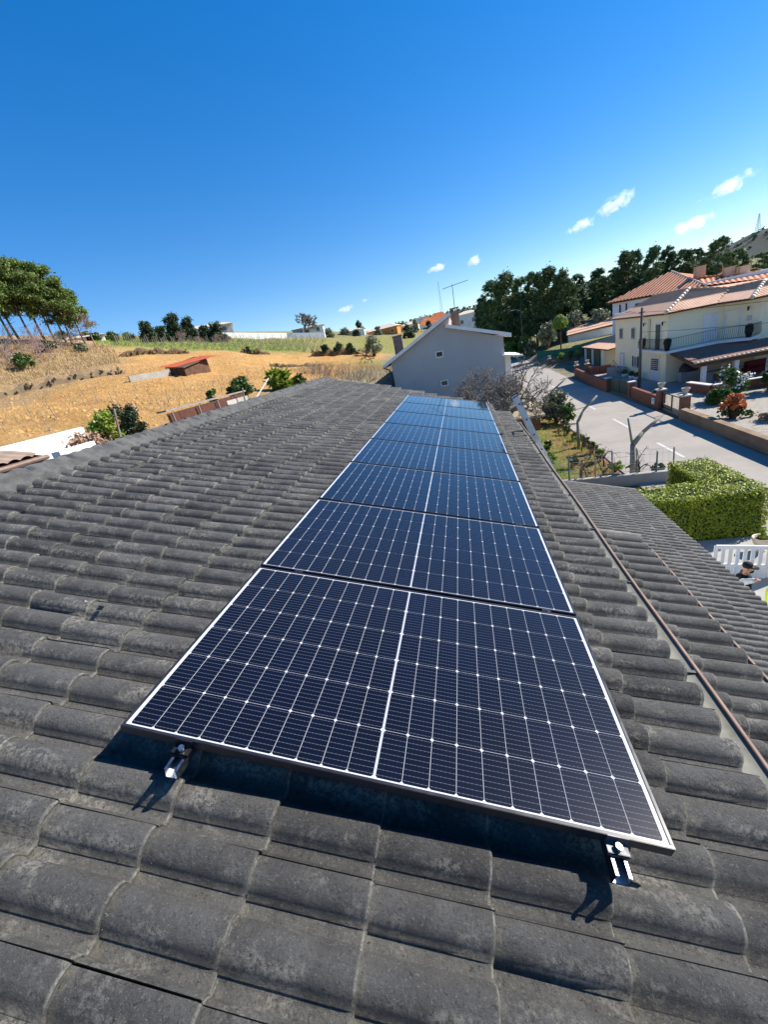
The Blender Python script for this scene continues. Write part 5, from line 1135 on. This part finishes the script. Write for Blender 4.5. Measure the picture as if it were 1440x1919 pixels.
m = MB(); m.tube((-9.75,9.2,-.8),(-9.45,9.45,1.35),.045,.03,6); tag(m.build('wooden_stake', M['stake']), 'leaning wooden stake between the yellow-green shrub and the conifer', 'stake')
lt = thing('leanto_fence', 'brown board screen with pale plank top behind the ridge', 'fence', (-8.35,10.1,0)); M['plank_grey'] = plain('weathered_plank', (0.27,0.25,0.21), (0.20,0.185,0.155), 0.9, 0.1, 4); M['rust'] = plain('rust_brown_board', (0.10,0.038,0.026), (0.07,0.03,0.022), 0.7, 0.2, 5)
for i in range(9): y0 = .02+.53*i; m = MB(); m.box(-.03,.0+.004*(i % 2),y0,y0+.52,-.6,.88+.004*i); m.build('board', M['rust'], lt)
m = MB(); m.bar((-.10,-.08,.97),(-.16,4.95,.97),.34,.05); m.build('plank', M['plank_grey'], lt)
for i, y0 in enumerate((.25,1.6,2.75,4.3)): m = MB(); m.tube((.04,y0,-.6),(.10 + (.25 if i == 3 else 0),y0-.15,.90 + (.2 if i == 3 else 0)),.03,.03,6); m.build('post', M['plank_grey'], lt)
m = MB(); m.box(-.02,.03,3.3,4.9,.35,.78); m.build('pale_board', M['concrete'], lt)
bush('dense glossy citrus bush above the plank fence', -10.0, 17.5, .85, 1.75, M['shrub'], 2600, .10, z=.05, k=20)
bush('small feathery green shrub beside the plank fence', -8.9, 13.5, .35, 1.0, M['shrub'], 500, .09, z=.35)
bush('spiky bright green plant at the ridge end', -10.6, 23.7, .85, 1.6, M['lime'], 900, .28, z=.05, asp=3.2)
bush('small dark bush right of the spiky green plant', -9.7, 24.4, .6, 1.1, M['shrub'], 700, .11, z=0)
m = MB(); m.tube((-9.6,17.6,.3),(-9.2,19.2,1.25),.035,.03,6); tag(m.build('leaning_post', M['stone_trim']), 'pale leaning post beside the citrus bush', 'post')
for k, (x, y) in enumerate([(-10.4,30.5),(-9.6,29.2),(-8.6,31.8),(-11.6,32),(-7.6,33)]): bare_tree('dry reed-like brush at the field edge before the grey house, %s' % ON[k], x, y, gz(x, y), 1.7, M['dry_leaf' if k % 2 else 'bark_grey'], 2, .5, .008, .5, (2,3), .2, 'dry_brush', 'dry brush at the field edge', .008, 9, 'shrub')
def reeds():
    return rng.uniform(-16, -6.2), rng.uniform(36, 50)
grass('dry_reeds', 'dry straw-coloured reeds beside the grey house', scatter(2600, reeds), M['dry_grass'], .6, .02)

# ------------------------------------------------------------------ right side gardens
# clipped hedge in an L, leaves set on the faces of an added dark box that blocks light
hg = thing('hedge', 'thick clipped green hedge in an L beside the annexe roof and the road', 'hedge', (0, 0, 0))
HB = [(4.9,8.6,11.75,13.0,-6.35,-4.66), (7.35,8.6,13.0,15.1,-6.35,-4.66)]
m = MB(); [m.box(a+.10,b-.10,c+.10,(d-.10) if i else d,e,f-.10) for i, (a,b,c,d,e,f) in enumerate(HB)]; m.build('light_blocker', M['dark_leaf'], hg)
PV = []
for (x0,x1,y0,y1,z0,z1) in HB:
    def face(n, fx, nr):
        q = rng.random((n, 2)); P = np.array([fx(a, b) for a, b in q]); N = np.tile(np.array(nr, float), (n, 1)); PV.append((P, N))
    ar = 950
    face(int(ar*(x1-x0)*(y1-y0)), lambda a, b: (x0+a*(x1-x0), y0+b*(y1-y0), z1 + .05*math.sin(a*9)*math.sin(b*7)), (0,0,1))
    face(int(ar*(x1-x0)*(z1-z0)), lambda a, b: (x0+a*(x1-x0), y0 + .04*math.sin(a*13+b*5), z0+b*(z1-z0)), (0,-1,0))
    face(int(ar*.5*(x1-x0)*(z1-z0)), lambda a, b: (x0+a*(x1-x0), y1, z0+b*(z1-z0)), (0,1,0))
    face(int(ar*(y1-y0)*(z1-z0)), lambda a, b: (x0, y0+a*(y1-y0), z0+b*(z1-z0)), (-1,0,0))
    face(int(ar*(y1-y0)*(z1-z0)), lambda a, b: (x1, y0+a*(y1-y0), z0+b*(z1-z0)), (1,0,0))
P = np.concatenate([p for p, _ in PV]); N = np.concatenate([n for _, n in PV]); ins = (P[:,0] > 7.4) & (P[:,0] < 8.5) & (P[:,1] > 12.6) & (P[:,1] < 13.3) & (P[:,2] < -4.7); P, N = P[~ins], N[~ins]
P = P + N*rng.normal(-.02, .035, (len(P), 1)); P = P + N*(.022*np.sin(P[:, :1]*5.1 + P[:, 1:2]*3.7)*np.sin(P[:, 2:3]*6.3 + P[:, :1]*2.9)); N = N*.7 + rand_dirs(len(P))*.55 + np.array([0,0,.2]); N /= np.linalg.norm(N, axis=1, keepdims=True)
mesh_np('leaves', *leaf_quads(P, N, .044, 1.5), M['hedge'], hg)
# verge garden: grass, red soil, bare vines, bent posts, wire fence
def verge():
    while True:
        x, y = rng.uniform(2.4, 7.0), rng.uniform(17.9, 35)
        if rng.random() < (0.95 if x < 5.0 else (.35 if x < 6.3 else .6)): return x, y
grass('verge_grass', 'short green grass in the strip garden between roof and road', scatter(15000, verge), M['green_grass'], .16, .016)
wallrun('low_wall', 'low concrete wall carrying the wire fence behind the annexe', [(3.2,18.35),(9.0,17.75)], .28, .22, M['concrete'], None, -6.3)
M['post_conc'] = plain('mossy_concrete_post', (0.30,0.28,0.23), (0.22,0.20,0.165), 0.95, 0.1, 5, 1, 0.4, 50, 0.01, grime=(0.30,0.28,0.12))
def bent(label, x, y, pts, r=(.09,.07,.05)):
    o = thing('bent_post', label, 'post', (x, y, -6.35)); m = MB(); m.path([(0,0,-.2)] + pts, [r[0]] + [r[0]] + [r[1]]*(len(pts)-2) + [r[2]], 8); m.build('shaft', M['post_conc'], o, True); return o
yp = bent('forked concrete post of the old vine pergola by the wire fence', 7.35, 18.4, [(0,0,1.55),(.42,.12,2.0),(1.25,.35,2.55)], (.12,.085,.06)); m = MB(); m.tube((-.02,0,1.45),(-.20,.05,2.75),.055,.04,8); m.build('fork_arm', M['post_conc'], yp, True)
bent('bent concrete post in the middle of the strip garden', 6.6, 24.6, [(0,0,1.5),(.35,.1,2.1),(1.15,.35,2.75)])
bent('bent dark post at the far end of the strip garden by the grey bush', 6.5, 32.6, [(0,0,1.5),(.25,.1,2.2),(1.55,.3,3.1)])
M['post_green'] = plain('green_grey_post', (0.14,0.20,0.18), (0.10,0.15,0.135), 0.7)
wf = thing('wire_fence', 'thin wire fence with slim posts on the low concrete wall', 'fence', (0,0,0))
fp = [(3.4,18.3),(4.6,18.2),(5.15,18.15),(5.7,18.1),(6.4,18.05),(7.4,17.95),(8.1,17.85),(8.75,17.8)]
for x, y in fp: m = MB(); m.tube((x,y,-6.1),(x+rng.normal(0,.04),y,-4.95+rng.uniform(-.15,.2)),.045 if x in (4.6,8.1) else .03,.03,7); m.build('post', M['post_green' if x in (4.6,8.1) else 'post_conc'], wf)
m = MB()
for z in (-5.9,-5.55,-5.2,-4.98):
    for a, b in zip(fp, fp[1:]): m.tube((a[0],a[1],z),(b[0],b[1],z+rng.normal(0,.015)),.006,.006,4)
for i in range(23): x = 3.4+.234*i; y = float(np.interp(x,[p[0] for p in fp],[p[1] for p in fp])); m.tube((x,y,-6.0),(x,y,-5.0),.004,.004,3)
m.build('wire', M['alu_matt'], wf)
for k, (x, y, h) in enumerate([(5.6,19.2,1.2),(6.8,20.6,1.4),(6.6,22.2,1.3),(6.5,23.5,1.2),(6.55,25.8,1.3),(6.4,27.2,1.2),(6.3,28.6,1.2),(5.2,18.6,1.5),(6.2,18.5,1.6),(7.7,18.6,1.5)]): bare_tree('gnarled leafless vine in the red soil strip, %s from the wire fence end' % ON[k], x, y, -6.35, h, M['bark'], 3, .42, .035, .9, (2,3), -.05, 'bare_vine', 'leafless vines in the strip garden', .008, cat='vine')
for k, (x, y) in enumerate([(6.9,21.5),(6.95,23.1),(6.9,24.4),(6.95,26.3),(6.85,28.3),(6.9,29.6),(7.0,19.6),(7.6,18.9),(8.4,18.5),(4.6,22.5),(4.9,24.8),(5.4,21.2)]): bush('small leafy weed clump in the strip garden, %s along the road edge' % ON[k], x, y, .42, .55, M['shrub' if k % 3 else 'lime'], 420, .09, z=-6.35, k=8, group='weed clumps in the strip garden')
bush('grey-green oleander bush at the far end of the strip garden', 6.9, 32.2, 1.35, 2.3, M['olive'], 3600, .13, z=-6.4, k=24, asp=2.4)
bush('greener leafy side of the oleander by the road', 7.5, 31.4, .8, 1.6, M['shrub'], 1300, .12, z=-6.4, asp=2.2)
# gnarled bare tree against the grey gable
bt = thing('bare_tree', 'large gnarled leafless grey tree in front of the grey gable wall', 'tree', (2.6, 27.0, -6.3)); b = Branches()
b.grow((0,0,-.2),(.0,0,1),2.3,.26,0,.3); top_ = b.seg[-1][1]
for a in range(10): an = a*.628 + rng.uniform(-.3,.3); b.grow(top_, (math.cos(an), math.sin(an)*.8, .34), 1.8, .16, 5, .7, (2,3), .66, .12, .26, 3, .013)
mesh_np('branches', *b.arrays(5), M['bark_grey'], bt, True)
# sandy-roofed oven
ov = thing('outdoor_oven', 'small brick oven with pale sandy pyramid roof behind the ladder', 'oven', (4.5, 31.3, -6.35)); m = MB(); m.box(-.95,.95,-1.0,1.2,-.2,1.15); m.build('base', M['brick'], ov)
M['sand_tile'] = plain('sandy_roof_slab', (0.62,0.50,0.31), (0.52,0.41,0.25), 0.9, 0.1, 3, 1, 0.3, 40, 0.01); m = MB(); m.add([(-1.25,-1.3,1.15),(1.25,-1.3,1.15),(1.25,1.5,1.15),(-1.25,1.5,1.15),(-.2,.1,2.15),(.2,.1,2.15),(-1.25,-1.3,1.02),(1.25,-1.3,1.02),(1.25,1.5,1.02),(-1.25,1.5,1.02)], [(0,1,5,4),(1,2,5),(2,3,4,5),(3,0,4),(0,6,7,1),(1,7,8,2),(2,8,9,3),(3,9,6,0)]); m.build('roof', M['sand_tile'], ov)
# yard by the gate: paving, white wall top, gate, pot
m = MB(); m.prism([(5.0,-2),(9.5,-2),(8.6,11.7),(5.0,11.7)], -6.5, -6.12); tag(m.build('yard', M['concrete']), 'pale concrete yard beside the annexe', 'yard', kind='structure')
wg = thing('white_gate', 'white slatted garden gate below the hedge', 'gate', (6.25, 9.75, -6.12)); d = Vector((.97,-.24,0))*1.06
m = MB(); m.bar((0,0,.92),(d.x,d.y,.92),.05,.10); m.bar((0,0,.38),(d.x,d.y,.38),.05,.08); m.bar((0,0,.06),(d.x,d.y,.06),.05,.08); m.build('rails', M['white_paint'], wg)
for i in range(8): p = d*(i/7); m = MB(); m.bar((p.x,p.y,.04),(p.x,p.y,.95),.085,.03); m.build('slat', M['white_paint'], wg)
m = MB(); m.bar((d.x*.03,d.y*.03-.0,.22),(d.x*.97,d.y*.97,.22),.02,.30); m.build('kick_panel', M['white_paint'], wg)
m = MB(); m.box(7.36,7.55,9.36,9.55,-6.12,-5.1); o = m.build('gate_post', M['white_paint']); tag(o, 'white square post at the latch side of the slatted gate', 'post', kind='thing')
urn(7.95, 10.85, -6.12, 'pale round planter pot at the hedge corner above the gate', .21, M['tile_cap'], .44)
bush('small yellow-green plant growing in the pale round pot', 7.98, 10.95, .16, .4, M['lime'], 130, .06, z=-5.82, k=5)
# planting of the gravel garden
bush('red and orange leaved shrub in the gravel garden behind the low wall', 14.55, 24.6, .72, 1.5, M['red_leaf'], 900, .10, z=-6.15, k=18, base=.45)
bush('green base of the red shrub in the gravel garden', 14.8, 24.9, .85, 1.0, M['shrub'], 1000, .11, z=-6.15)
def blossom(label, x, y, r, h):
    o = bush(label, x, y, r, h, M['shrub'], 2600, .13, z=-6.3, k=20); cen = [(rng.normal(0,r*.4), rng.normal(0,r*.4), h*rng.uniform(.4,.95)) for _ in range(16)]; mesh_np('blossom', *leaf_cloud(cen, [r*.3]*16, 260, .12, .6, 1.0), M['flower'], o)
blossom('white flowering camellia in front of the porch nearest the red shrub', 17.2, 29.8, 1.05, 2.1); blossom('white flowering camellia in front of the porch by the picture edge', 19.6, 29.6, 1.1, 2.0); blossom('third white flowering shrub along the porch wall', 21.8, 29.4, 1.0, 1.9)
bush('arching green fern-like plant against the brick retaining wall', 15.9, 28.6, .75, .95, M['shrub'], 800, .2, z=-6.2, asp=3)
bush('low brown twiggy shrub in the gravel garden', 16.0, 23.4, .85, 1.0, M['dry_leaf'], 1300, .09, z=-6.15)
bush('leafy shrub beside the mailbox on the brick wall', 14.2, 33.0, .45, 1.25, M['shrub'], 600, .10, z=-6.4)
for k, (x, y) in enumerate([(16.9,47.6),(16.9,45.6),(16.9,44.4)]): 
    o = thing('flower_pot', 'white flower pot by the cream house door, %s from the steps' % ON[k], 'pot', (x, y, -6.44)); m = MB(); m.lathe([(0,0),(.2,0),(.3,.4),(.27,.4),(0,.36)], (0,0,0), 12); m.build('pot', M['white_paint'], o, True); mesh_np('plant', *leaf_cloud([(0,0,.55)], [.28], 160, .12), M['shrub'], o)
for k, (x, y) in enumerate([(17.5,39.7),(17.45,44.8),(22.7,38.4)]):
    o = thing('planter', ('tall black planter at the balcony corner','black planter at the street end of the balcony','tall black planter at the far turn of the balcony')[k], 'planter', (x, y, -3.62)); m = MB(); m.lathe([(0,0),(.16,0),(.28,.55),(.26,.62),(.2,.6),(0,.58)], (0,0,0), 12); m.build('pot', M['black_plastic'], o, True); mesh_np('plant', *leaf_cloud([(0,0,.75)], [.27], 200, .12), M['dark_leaf'], o)
# gardens beyond the driveway
bush('silvery olive tree in the garden beyond the driveway', 16.0, 83.0, 2.3, 4.3, M['olive'], 3600, .22, z=-4.3, k=24, name='olive_tree', cat='tree')
bush('second silvery olive tree behind the white outbuilding', 22.5, 92.0, 3.2, 4.6, M['olive'], 3200, .26, z=-3.6, k=24, name='olive_tree', cat='tree')
bush('third silvery olive tree beside the wood edge', 27, 90, 2.8, 4.4, M['olive'], 2600, .26, z=-3.6, k=22, name='olive_tree', cat='tree')
o = thing('round_tree', 'round bright green clipped tree on a thin trunk', 'tree', (17.1, 77.4, -4.6)); m = MB(); m.tube((0,0,-.2),(0,0,3.6),.12,.09,7); m.build('trunk', M['bark'], o); mesh_np('crown', *leaf_cloud([(0,0,4.4),(.5,.3,4.3),(-.5,-.2,4.3),(0,0,4.8)], [1.1,.9,.9,.9], 2400, .18), M['lime'], o)
for k, (x, y, r, h, mm) in enumerate([(10.8,98,2.0,4.6,'lime'),(13.6,97,2.0,4.8,'lime'),(14.4,90,1.6,3.2,'olive'),(12.4,101,2.0,4.2,'shrub'),(6.5,104,2.2,4.0,'olive'),(8.4,108,2.2,4.2,'dry_leaf')]): bush('leafy garden tree near the street lamp, %s along' % ON[k], x, y, r, h, M[mm], 1800, .24, k=18, name='garden_tree', cat='tree', group='garden trees near the lamp', z=gz(x, y)-.3)
for k, (x, y, h) in enumerate([(15.6,70.5,1.9),(16.6,69.5,2.0),(17.6,68.6,1.9),(16.2,73,1.6),(18.6,70.5,2.0)]): bush('small citrus tree before the green screen, %s in the row' % ON[k], x, y, .75, h, M['shrub' if k % 2 else 'lime'], 700, .14, z=-6.3, k=10, name='citrus_tree', cat='tree', group='citrus trees before the green screen', base=.45)

# pine wood behind the houses
FT_ = [(7.7,124.0,10.1),(9.9,113.8,11.8),(11.5,103.6,11.6),(15.3,108.2,10.3),(17.4,101.8,10.2),(19.4,97.4,10.1),(21.4,95.0,9.1),(26.6,104.0,7.9),(31.5,106.8,8.3),(32.7,100.2,7.4),(34.0,97.6,9.5),(37.4,102.8,9.6),(38.2,96.1,9.0),(41.8,99.0,8.8),(41.8,92.5,7.0),(47.7,100.7,7.1),(43.5,85.0,7.0),(49.5,90.9,5.0),(45.6,77.0,3.1),(48.5,77.5,3.2)]
FT_ += [(x+rng.uniform(-1.5,3.0), y+rng.uniform(5, 11), z-rng.uniform(.8,2.6)) for x, y, z in FT_[4:18:2]] + [(24,98,6.2),(29,99,6.0),(36,91,5.2),(40,87,4.6),(29.5,95,5.6),(23.5,101,7.0)]
wp = [wood_pine(14, 3.5), wood_pine(14, 4.1), wood_pine(13, 3.1), wood_pine(14, 3.8)]; wt = [None]*4; cnt = {True: 0, False: 0}
order = sorted(range(len(FT_)), key=lambda i: math.atan2(FT_[i][0], FT_[i][1]))
for q, i in enumerate(order):
    x, y, zt = FT_[i]; k = q % 4; g0 = gz(x, y)
    if wt[k] is None: wt[k] = tree('pine_tree', None, None, (0,0,0), *wp[k], M['bark'], M['pine_dark']); o = wt[k]
    else: o = copy_tree(wt[k])
    s = (zt - g0)/(13.9 if k != 2 else 12.9); o.location = (x, y, g0); o.scale = (max(s,.75)*1.08, max(s,.75)*1.08, s); o.rotation_euler = (0, 0, rng.uniform(0, 6.28))
    fr_ = i < 20; cnt[fr_] += 1; tag(o, 'dark pine in the %s of the wood, %s from the grey house' % ('front row' if fr_ else 'back rows', ON[cnt[fr_]-1]), 'tree', 'pine wood behind the houses')
# far hills with woodland
def hill(name, label, xs, zs, y0, depth, mat, n):
    V, F = [], []; X = np.linspace(xs[0], xs[-1], 60); Z = np.interp(X, xs, zs); prof = [(-1,0),(-.6,.35),(-.3,.75),(0,1),(.4,.8),(1,.2)]
    for x, z in zip(X, Z):
        for a, b in prof: V.append((x, y0 + a*depth, -4 + (z+4)*b + vnoise(x, a*depth, 30, 9).item()*1.2*(b > 0)))
    k = len(prof)
    for i in range(59):
        for j in range(k-1): F.append((i*k+j, (i+1)*k+j, (i+1)*k+j+1, i*k+j+1))
    tag(mesh_np(name, V, F, mat, None, True), label, 'hill', kind='structure')
    # woods: small clumps of leaf faces all over the near face and crest
    cx = rng.uniform(xs[0], xs[-1], n); t = rng.uniform(-.75, .08, n); cz = -4 + (np.interp(cx, xs, zs)+4)*np.interp(t, [p[0] for p in prof], [p[1] for p in prof]); C = np.c_[cx, y0 + t*depth, cz + 1.5]
    o = mesh_np('woodland', *leaf_cloud(C, rng.uniform(1.6, 3.4, n), n*26, 1.5, .3, 1.3, (1,1,1.25), .4), M['far_wood']); tag(o, 'woodland covering ' + label, 'woodland', kind='stuff')
M['far_wood'] = leafmat('far_woodland_leaves', (0.035,0.062,0.030), (0.065,0.095,0.045), 0.8, 0.02, 0.1); M['far_hill'] = plain('far_hillside', (0.050,0.062,0.050), (0.085,0.080,0.068), 0.95, 0.1, 0.02, 1, grime=(0.12,0.10,0.085))
hill('far_hill', 'the long low hill beyond the far houses', [-260,-150,-110,-82,-38,11,32,72,140,220], [20,24,29,32.5,33,31.5,32,30,30,24], 600, 130, M['far_hill'], 900)
hill('far_hill', 'the brown hill with the mast at the picture edge', [250,330,372,416,441,470,540,680], [8,22,34,43.5,51,53,60,50], 790, 200, M['far_hill'], 260)
M['mast'] = plain('grey_mast', (0.35,0.36,0.38), None, 0.6)
def mast(label, x, y, z, h, w):
    o = thing('lattice_mast', label, 'mast', (x, y, z)); m = MB()
    for sx, sy in ((-1,-1),(1,-1),(1,1),(-1,1)): m.tube((sx*w,sy*w,-2),(sx*w*.2,sy*w*.2,h),w*.10,w*.06,4)
    for i in range(9):
        t0, t1 = i/9, (i+1)/9; a = w*(1-.8*t0); c = w*(1-.8*t1)
        for s in ((-1,-1,1,-1),(1,-1,1,1),(1,1,-1,1),(-1,1,-1,-1)): m.tube((s[0]*a,s[1]*a,h*t0),(s[2]*c,s[3]*c,h*t1),w*.06,w*.06,3)
    m.build('lattice', M['mast'], o)
mast('thin lattice mast on the brown hill at the picture edge', 441.7, 783, 51, 22, 2.4); mast('thin aerial mast on the skyline beyond the white block house', -9.5, 330, 18, 22, .9)

# ------------------------------------------------------------------ the two workers
def capsule_body(segs, blobs, name, mat, parent, voxel=.018):
    m = MB()
    for a, b, r0, r1 in segs:
        m.tube(a, b, r0, r1, 12)
        for p, r in ((a, r0), (b, r1)): m.lathe([(0,-r)] + [(r*math.sin(t), -r*math.cos(t)) for t in (.5,1.0,1.57,2.1,2.6)] + [(0,r)], p, 12)
    for p, rx, ry, rz_ in blobs:
        n0 = len(m.v); m.lathe([(0,-1)] + [(math.sin(t), -math.cos(t)) for t in (.4,.8,1.2,1.57,1.95,2.35,2.75)] + [(0,1)], (0,0,0), 14)
        m.v[n0:] = [(p[0]+v[0]*rx, p[1]+v[1]*ry, p[2]+v[2]*rz_) for v in m.v[n0:]]
    o = m.build(name, mat, None); md = o.modifiers.new('r', 'REMESH'); md.mode = 'VOXEL'; md.voxel_size = voxel
    dg = bpy.context.evaluated_depsgraph_get(); me = bpy.data.meshes.new_from_object(o.evaluated_get(dg)); bpy.data.objects.remove(o)
    if not me.materials: me.materials.append(mat)
    else: me.materials[0] = mat
    for p in me.polygons: p.use_smooth = True
    return link(bpy.data.objects.new(name, me), parent)
M['skin'] = plain('skin', (0.50,0.27,0.18), (0.44,0.23,0.15), 0.55, 0.3, 20); M['beard'] = plain('dark_beard', (0.025,0.016,0.012), None, 0.8)
M['black_cloth'] = plain('black_tshirt', (0.014,0.014,0.016), None, 0.85); M['pale_cloth'] = plain('pale_blue_grey_sleeve', (0.50,0.56,0.58), (0.40,0.46,0.48), 0.85, 0.1, 12); M['jeans'] = plain('dark_trousers', (0.05,0.055,0.07), None, 0.9); M['hivis'] = plain('yellow_hivis', (0.58,0.85,0.02), (0.50,0.75,0.02), 0.7)
def person(label, x, y, z, rz, cap, shirt, sleeve, reach):
    """standing figure; local +y is where it faces. Skin body, then clothes as slightly larger shells"""
    o = thing('person', label, 'person', (x, y, z), rz); V3 = Vector
    sh_l, sh_r = V3((-.20,0,1.42)), V3((.20,0,1.42)); hp_l, hp_r = V3((-.09,0,.92)), V3((.09,0,.92))
    kn_l, kn_r = V3((-.11,.03,.50)), V3((.12,.05,.50)); an_l, an_r = V3((-.12,-.02,.09)), V3((.13,.02,.09))
    el_l, el_r = sh_l + V3((-.06,-.02,-.30)), sh_r + (reach[0] if reach else V3((.06,-.02,-.30)))
    wr_l, wr_r = el_l + V3((.02,.10,-.25)), el_r + (reach[1] if reach else V3((-.02,.12,-.24)))
    arm = [(sh_l,el_l,.052,.042),(el_l,wr_l,.041,.028),(sh_r,el_r,.052,.042),(el_r,wr_r,.041,.028)]; leg = [(hp_l,kn_l,.085,.058),(kn_l,an_l,.056,.036),(hp_r,kn_r,.085,.058),(kn_r,an_r,.056,.036),(an_l-V3((0,.05,.03)),an_l+V3((0,.17,-.055)),.04,.034),(an_r-V3((0,.05,.03)),an_r+V3((0,.17,-.055)),.04,.034)]
    hand = []
    for w, e in ((wr_l, el_l), (wr_r, el_r)):
        d = (w-e).normalized(); s = d.cross(V3((0,0,1))).normalized() if abs(d.z) < .9 else V3((0,1,0)); hand += [(w, w+d*.075, .026, .034)]
        for f, L in ((-.03,.062),(-.010,.074),(.010,.070),(.028,.055)): a = w + d*.085 + s*f; hand.append((a, a + d*L*.55 + V3((0,0,-.006)), .0095, .009)); hand.append((a + d*L*.55 + V3((0,0,-.006)), a + d*L + V3((0,0,-.022)), .009, .008))
        hand.append((w + d*.03 + s*.03, w + d*.075 + s*.062 + V3((0,0,-.01)), .012, .010))
    torso = [((0,0,.92),(0,.0,1.15),.135,.13),((0,0,1.15),(0,0,1.36),.135,.14),(sh_l,sh_r,.075,.075),((0,0,1.40),(0,.025,1.56),.062,.055)]
    head = [((0,.045,1.665),.076,.094,.112),((0,.06,1.61),.058,.07,.065),((0,.142,1.652),.014,.020,.026),((-.078,.04,1.655),.012,.022,.034),((.078,.04,1.655),.012,.022,.034),((0,.13,1.615),.026,.014,.010)]
    capsule_body(arm + leg + hand + torso, head, 'body', M['skin'], o, .010)
    capsule_body([((0,0,.88),(0,0,1.15),.152,.146),((0,0,1.15),(0,0,1.37),.150,.156),(sh_l,sh_r,.088,.088),(sh_l,sh_l.lerp(el_l,.6),.068,.064),(sh_r,sh_r.lerp(el_r,.45),.068,.064)], [], 'shirt', shirt, o, .014)
    capsule_body([(hp_l,kn_l,.102,.075),(kn_l,an_l+V3((0,0,.03)),.073,.062),(hp_r,kn_r,.102,.075),(kn_r,an_r+V3((0,0,.03)),.073,.062),((-.06,0,.95),(.06,0,.95),.128,.128)], [], 'trousers', M['jeans'], o, .014)
    if sleeve: capsule_body([(sh_r.lerp(el_r,.30),el_r,.072,.064),(el_r,el_r.lerp(wr_r,.9),.062,.050)], [], 'sleeve', M['pale_cloth'], o, .012)
    capsule_body([], [((0,.092,1.598),.054,.056,.050)], 'beard', M['beard'], o, .008)
    for sx in (-.031,.031): m = MB(); m.lathe([(0,-.010),(.010,0),(0,.010)], (sx,.133,1.672), 8); m.build('eye', M['white_paint'], o)
    m = MB(); m.lathe([(.086,0),(.090,.04),(.075,.085),(.04,.108),(0,.113)], (0,.035,1.690), 16)
    if cap: m.add([(-.075,.10,1.695),(.075,.10,1.695),(.06,.205,1.685),(0,.222,1.684),(-.06,.205,1.685),(-.075,.10,1.703),(.075,.10,1.703),(.06,.205,1.692),(0,.222,1.691),(-.06,.205,1.692)], [(0,1,2,3,4),(9,8,7,6,5),(2,1,6,7),(3,2,7,8),(4,3,8,9),(0,4,9,5)])
    m.build('cap' if cap else 'hair', M['black_cloth'] if cap else M['beard'], o, True)
    for a in (an_l, an_r): m = MB(); m.box(a.x-.05,a.x+.05,a.y-.09,a.y+.20,0,.075); m.build('shoe', M['black_cloth'], o, bevel=.02)
    return o
person('bearded worker in dark cap and black t-shirt at the annexe eave', 5.64, 7.61, -6.12, R(-125), True, M['black_cloth'], True, (Vector((.24,.05,.16)), Vector((.16,.14,.17))))
person('worker in yellow hi-vis top at the picture edge', 5.92, 7.10, -6.12, R(60), False, M['hivis'], False, None)

# ------------------------------------------------------------------ clouds: thin scraps of cumulus far off
def cloud_mat(d):
    mt = bpy.data.materials.new('cloud_vapour'); mt.use_nodes = True; t = mt.node_tree; t.nodes.remove(t.nodes['Principled BSDF'])
    v = t.nodes.new('ShaderNodeVolumePrincipled'); v.inputs['Color'].default_value = (1,1,1,1); v.inputs['Anisotropy'].default_value = .3
    N = lambda op, a, b: (lambda x: ([x.inputs.__getitem__(i).__setattr__('default_value', q) if isinstance(q, (int, float)) else t.links.new(q, x.inputs[i]) for i, q in enumerate((a, b))], x.outputs[0])[1])((lambda y: (setattr(y, 'operation', op), y)[1])(t.nodes.new('ShaderNodeMath')))
    tc = t.nodes.new('ShaderNodeTexCoord'); g = t.nodes.new('ShaderNodeNewGeometry')
    n = t.nodes.new('ShaderNodeTexNoise'); n.inputs['Scale'].default_value = .020; n.inputs['Detail'].default_value = 6; n.inputs['Roughness'].default_value = .60; n.inputs['Distortion'].default_value = .6; t.links.new(g.outputs['Position'], n.inputs['Vector'])
    ln = t.nodes.new('ShaderNodeVectorMath'); ln.operation = 'LENGTH'; t.links.new(tc.outputs['Object'], ln.inputs[0])
    r2 = N('MULTIPLY', ln.outputs['Value'], ln.outputs['Value']); e = N('SUBTRACT', N('SUBTRACT', n.outputs['Fac'], .36), N('MULTIPLY', r2, .34)); e = N('MAXIMUM', N('MULTIPLY', e, d), 0.0)
    t.links.new(e, v.inputs['Density']); t.links.new(v.outputs[0], t.nodes['Material Output'].inputs['Volume']); return mt
M['cloud'] = cloud_mat(0.16)
CLD = [((-0.235,0.97,0.107),(78,45,26),.12,'longer of two small cloud scraps low over the vineyard'),((-0.185,0.97,0.116),(52,35,22),.3,'shorter of two small cloud scraps low over the vineyard'),((-.03,.99,.14),(80,45,26),.25,'small cloud above the grey house aerial'),((.05,.99,.135),(70,40,34),.5,'ragged cloud wisp beside the small cloud over the aerial'),((.25,.955,.143),(105,55,34),.35,'thin tail of the largest cloud above the pine wood'),((.30,.94,.158),(115,60,52),.45,'largest rounded cloud above the pine wood'),((.41,.91,.09),(105,55,44),.45,'compact cloud just above the pines'),((.45,.88,.13),(120,60,40),.45,'upper cloud nearest the picture edge')]
for d, s, tilt, l in CLD:
    p = CAM + Vector(d).normalized()*2600; bm = bmesh.new(); bmesh.ops.create_icosphere(bm, subdivisions=3, radius=1.0); me = bpy.data.meshes.new('cloud'); bm.to_mesh(me); bm.free(); me.materials.append(M['cloud'])
    o = link(bpy.data.objects.new('cloud', me)); o.location = p; o.scale = s; o.rotation_euler = (0, -tilt*.6, -math.atan2(d[0], d[1])); tag(o, l, 'cloud', 'clouds', 'thing')
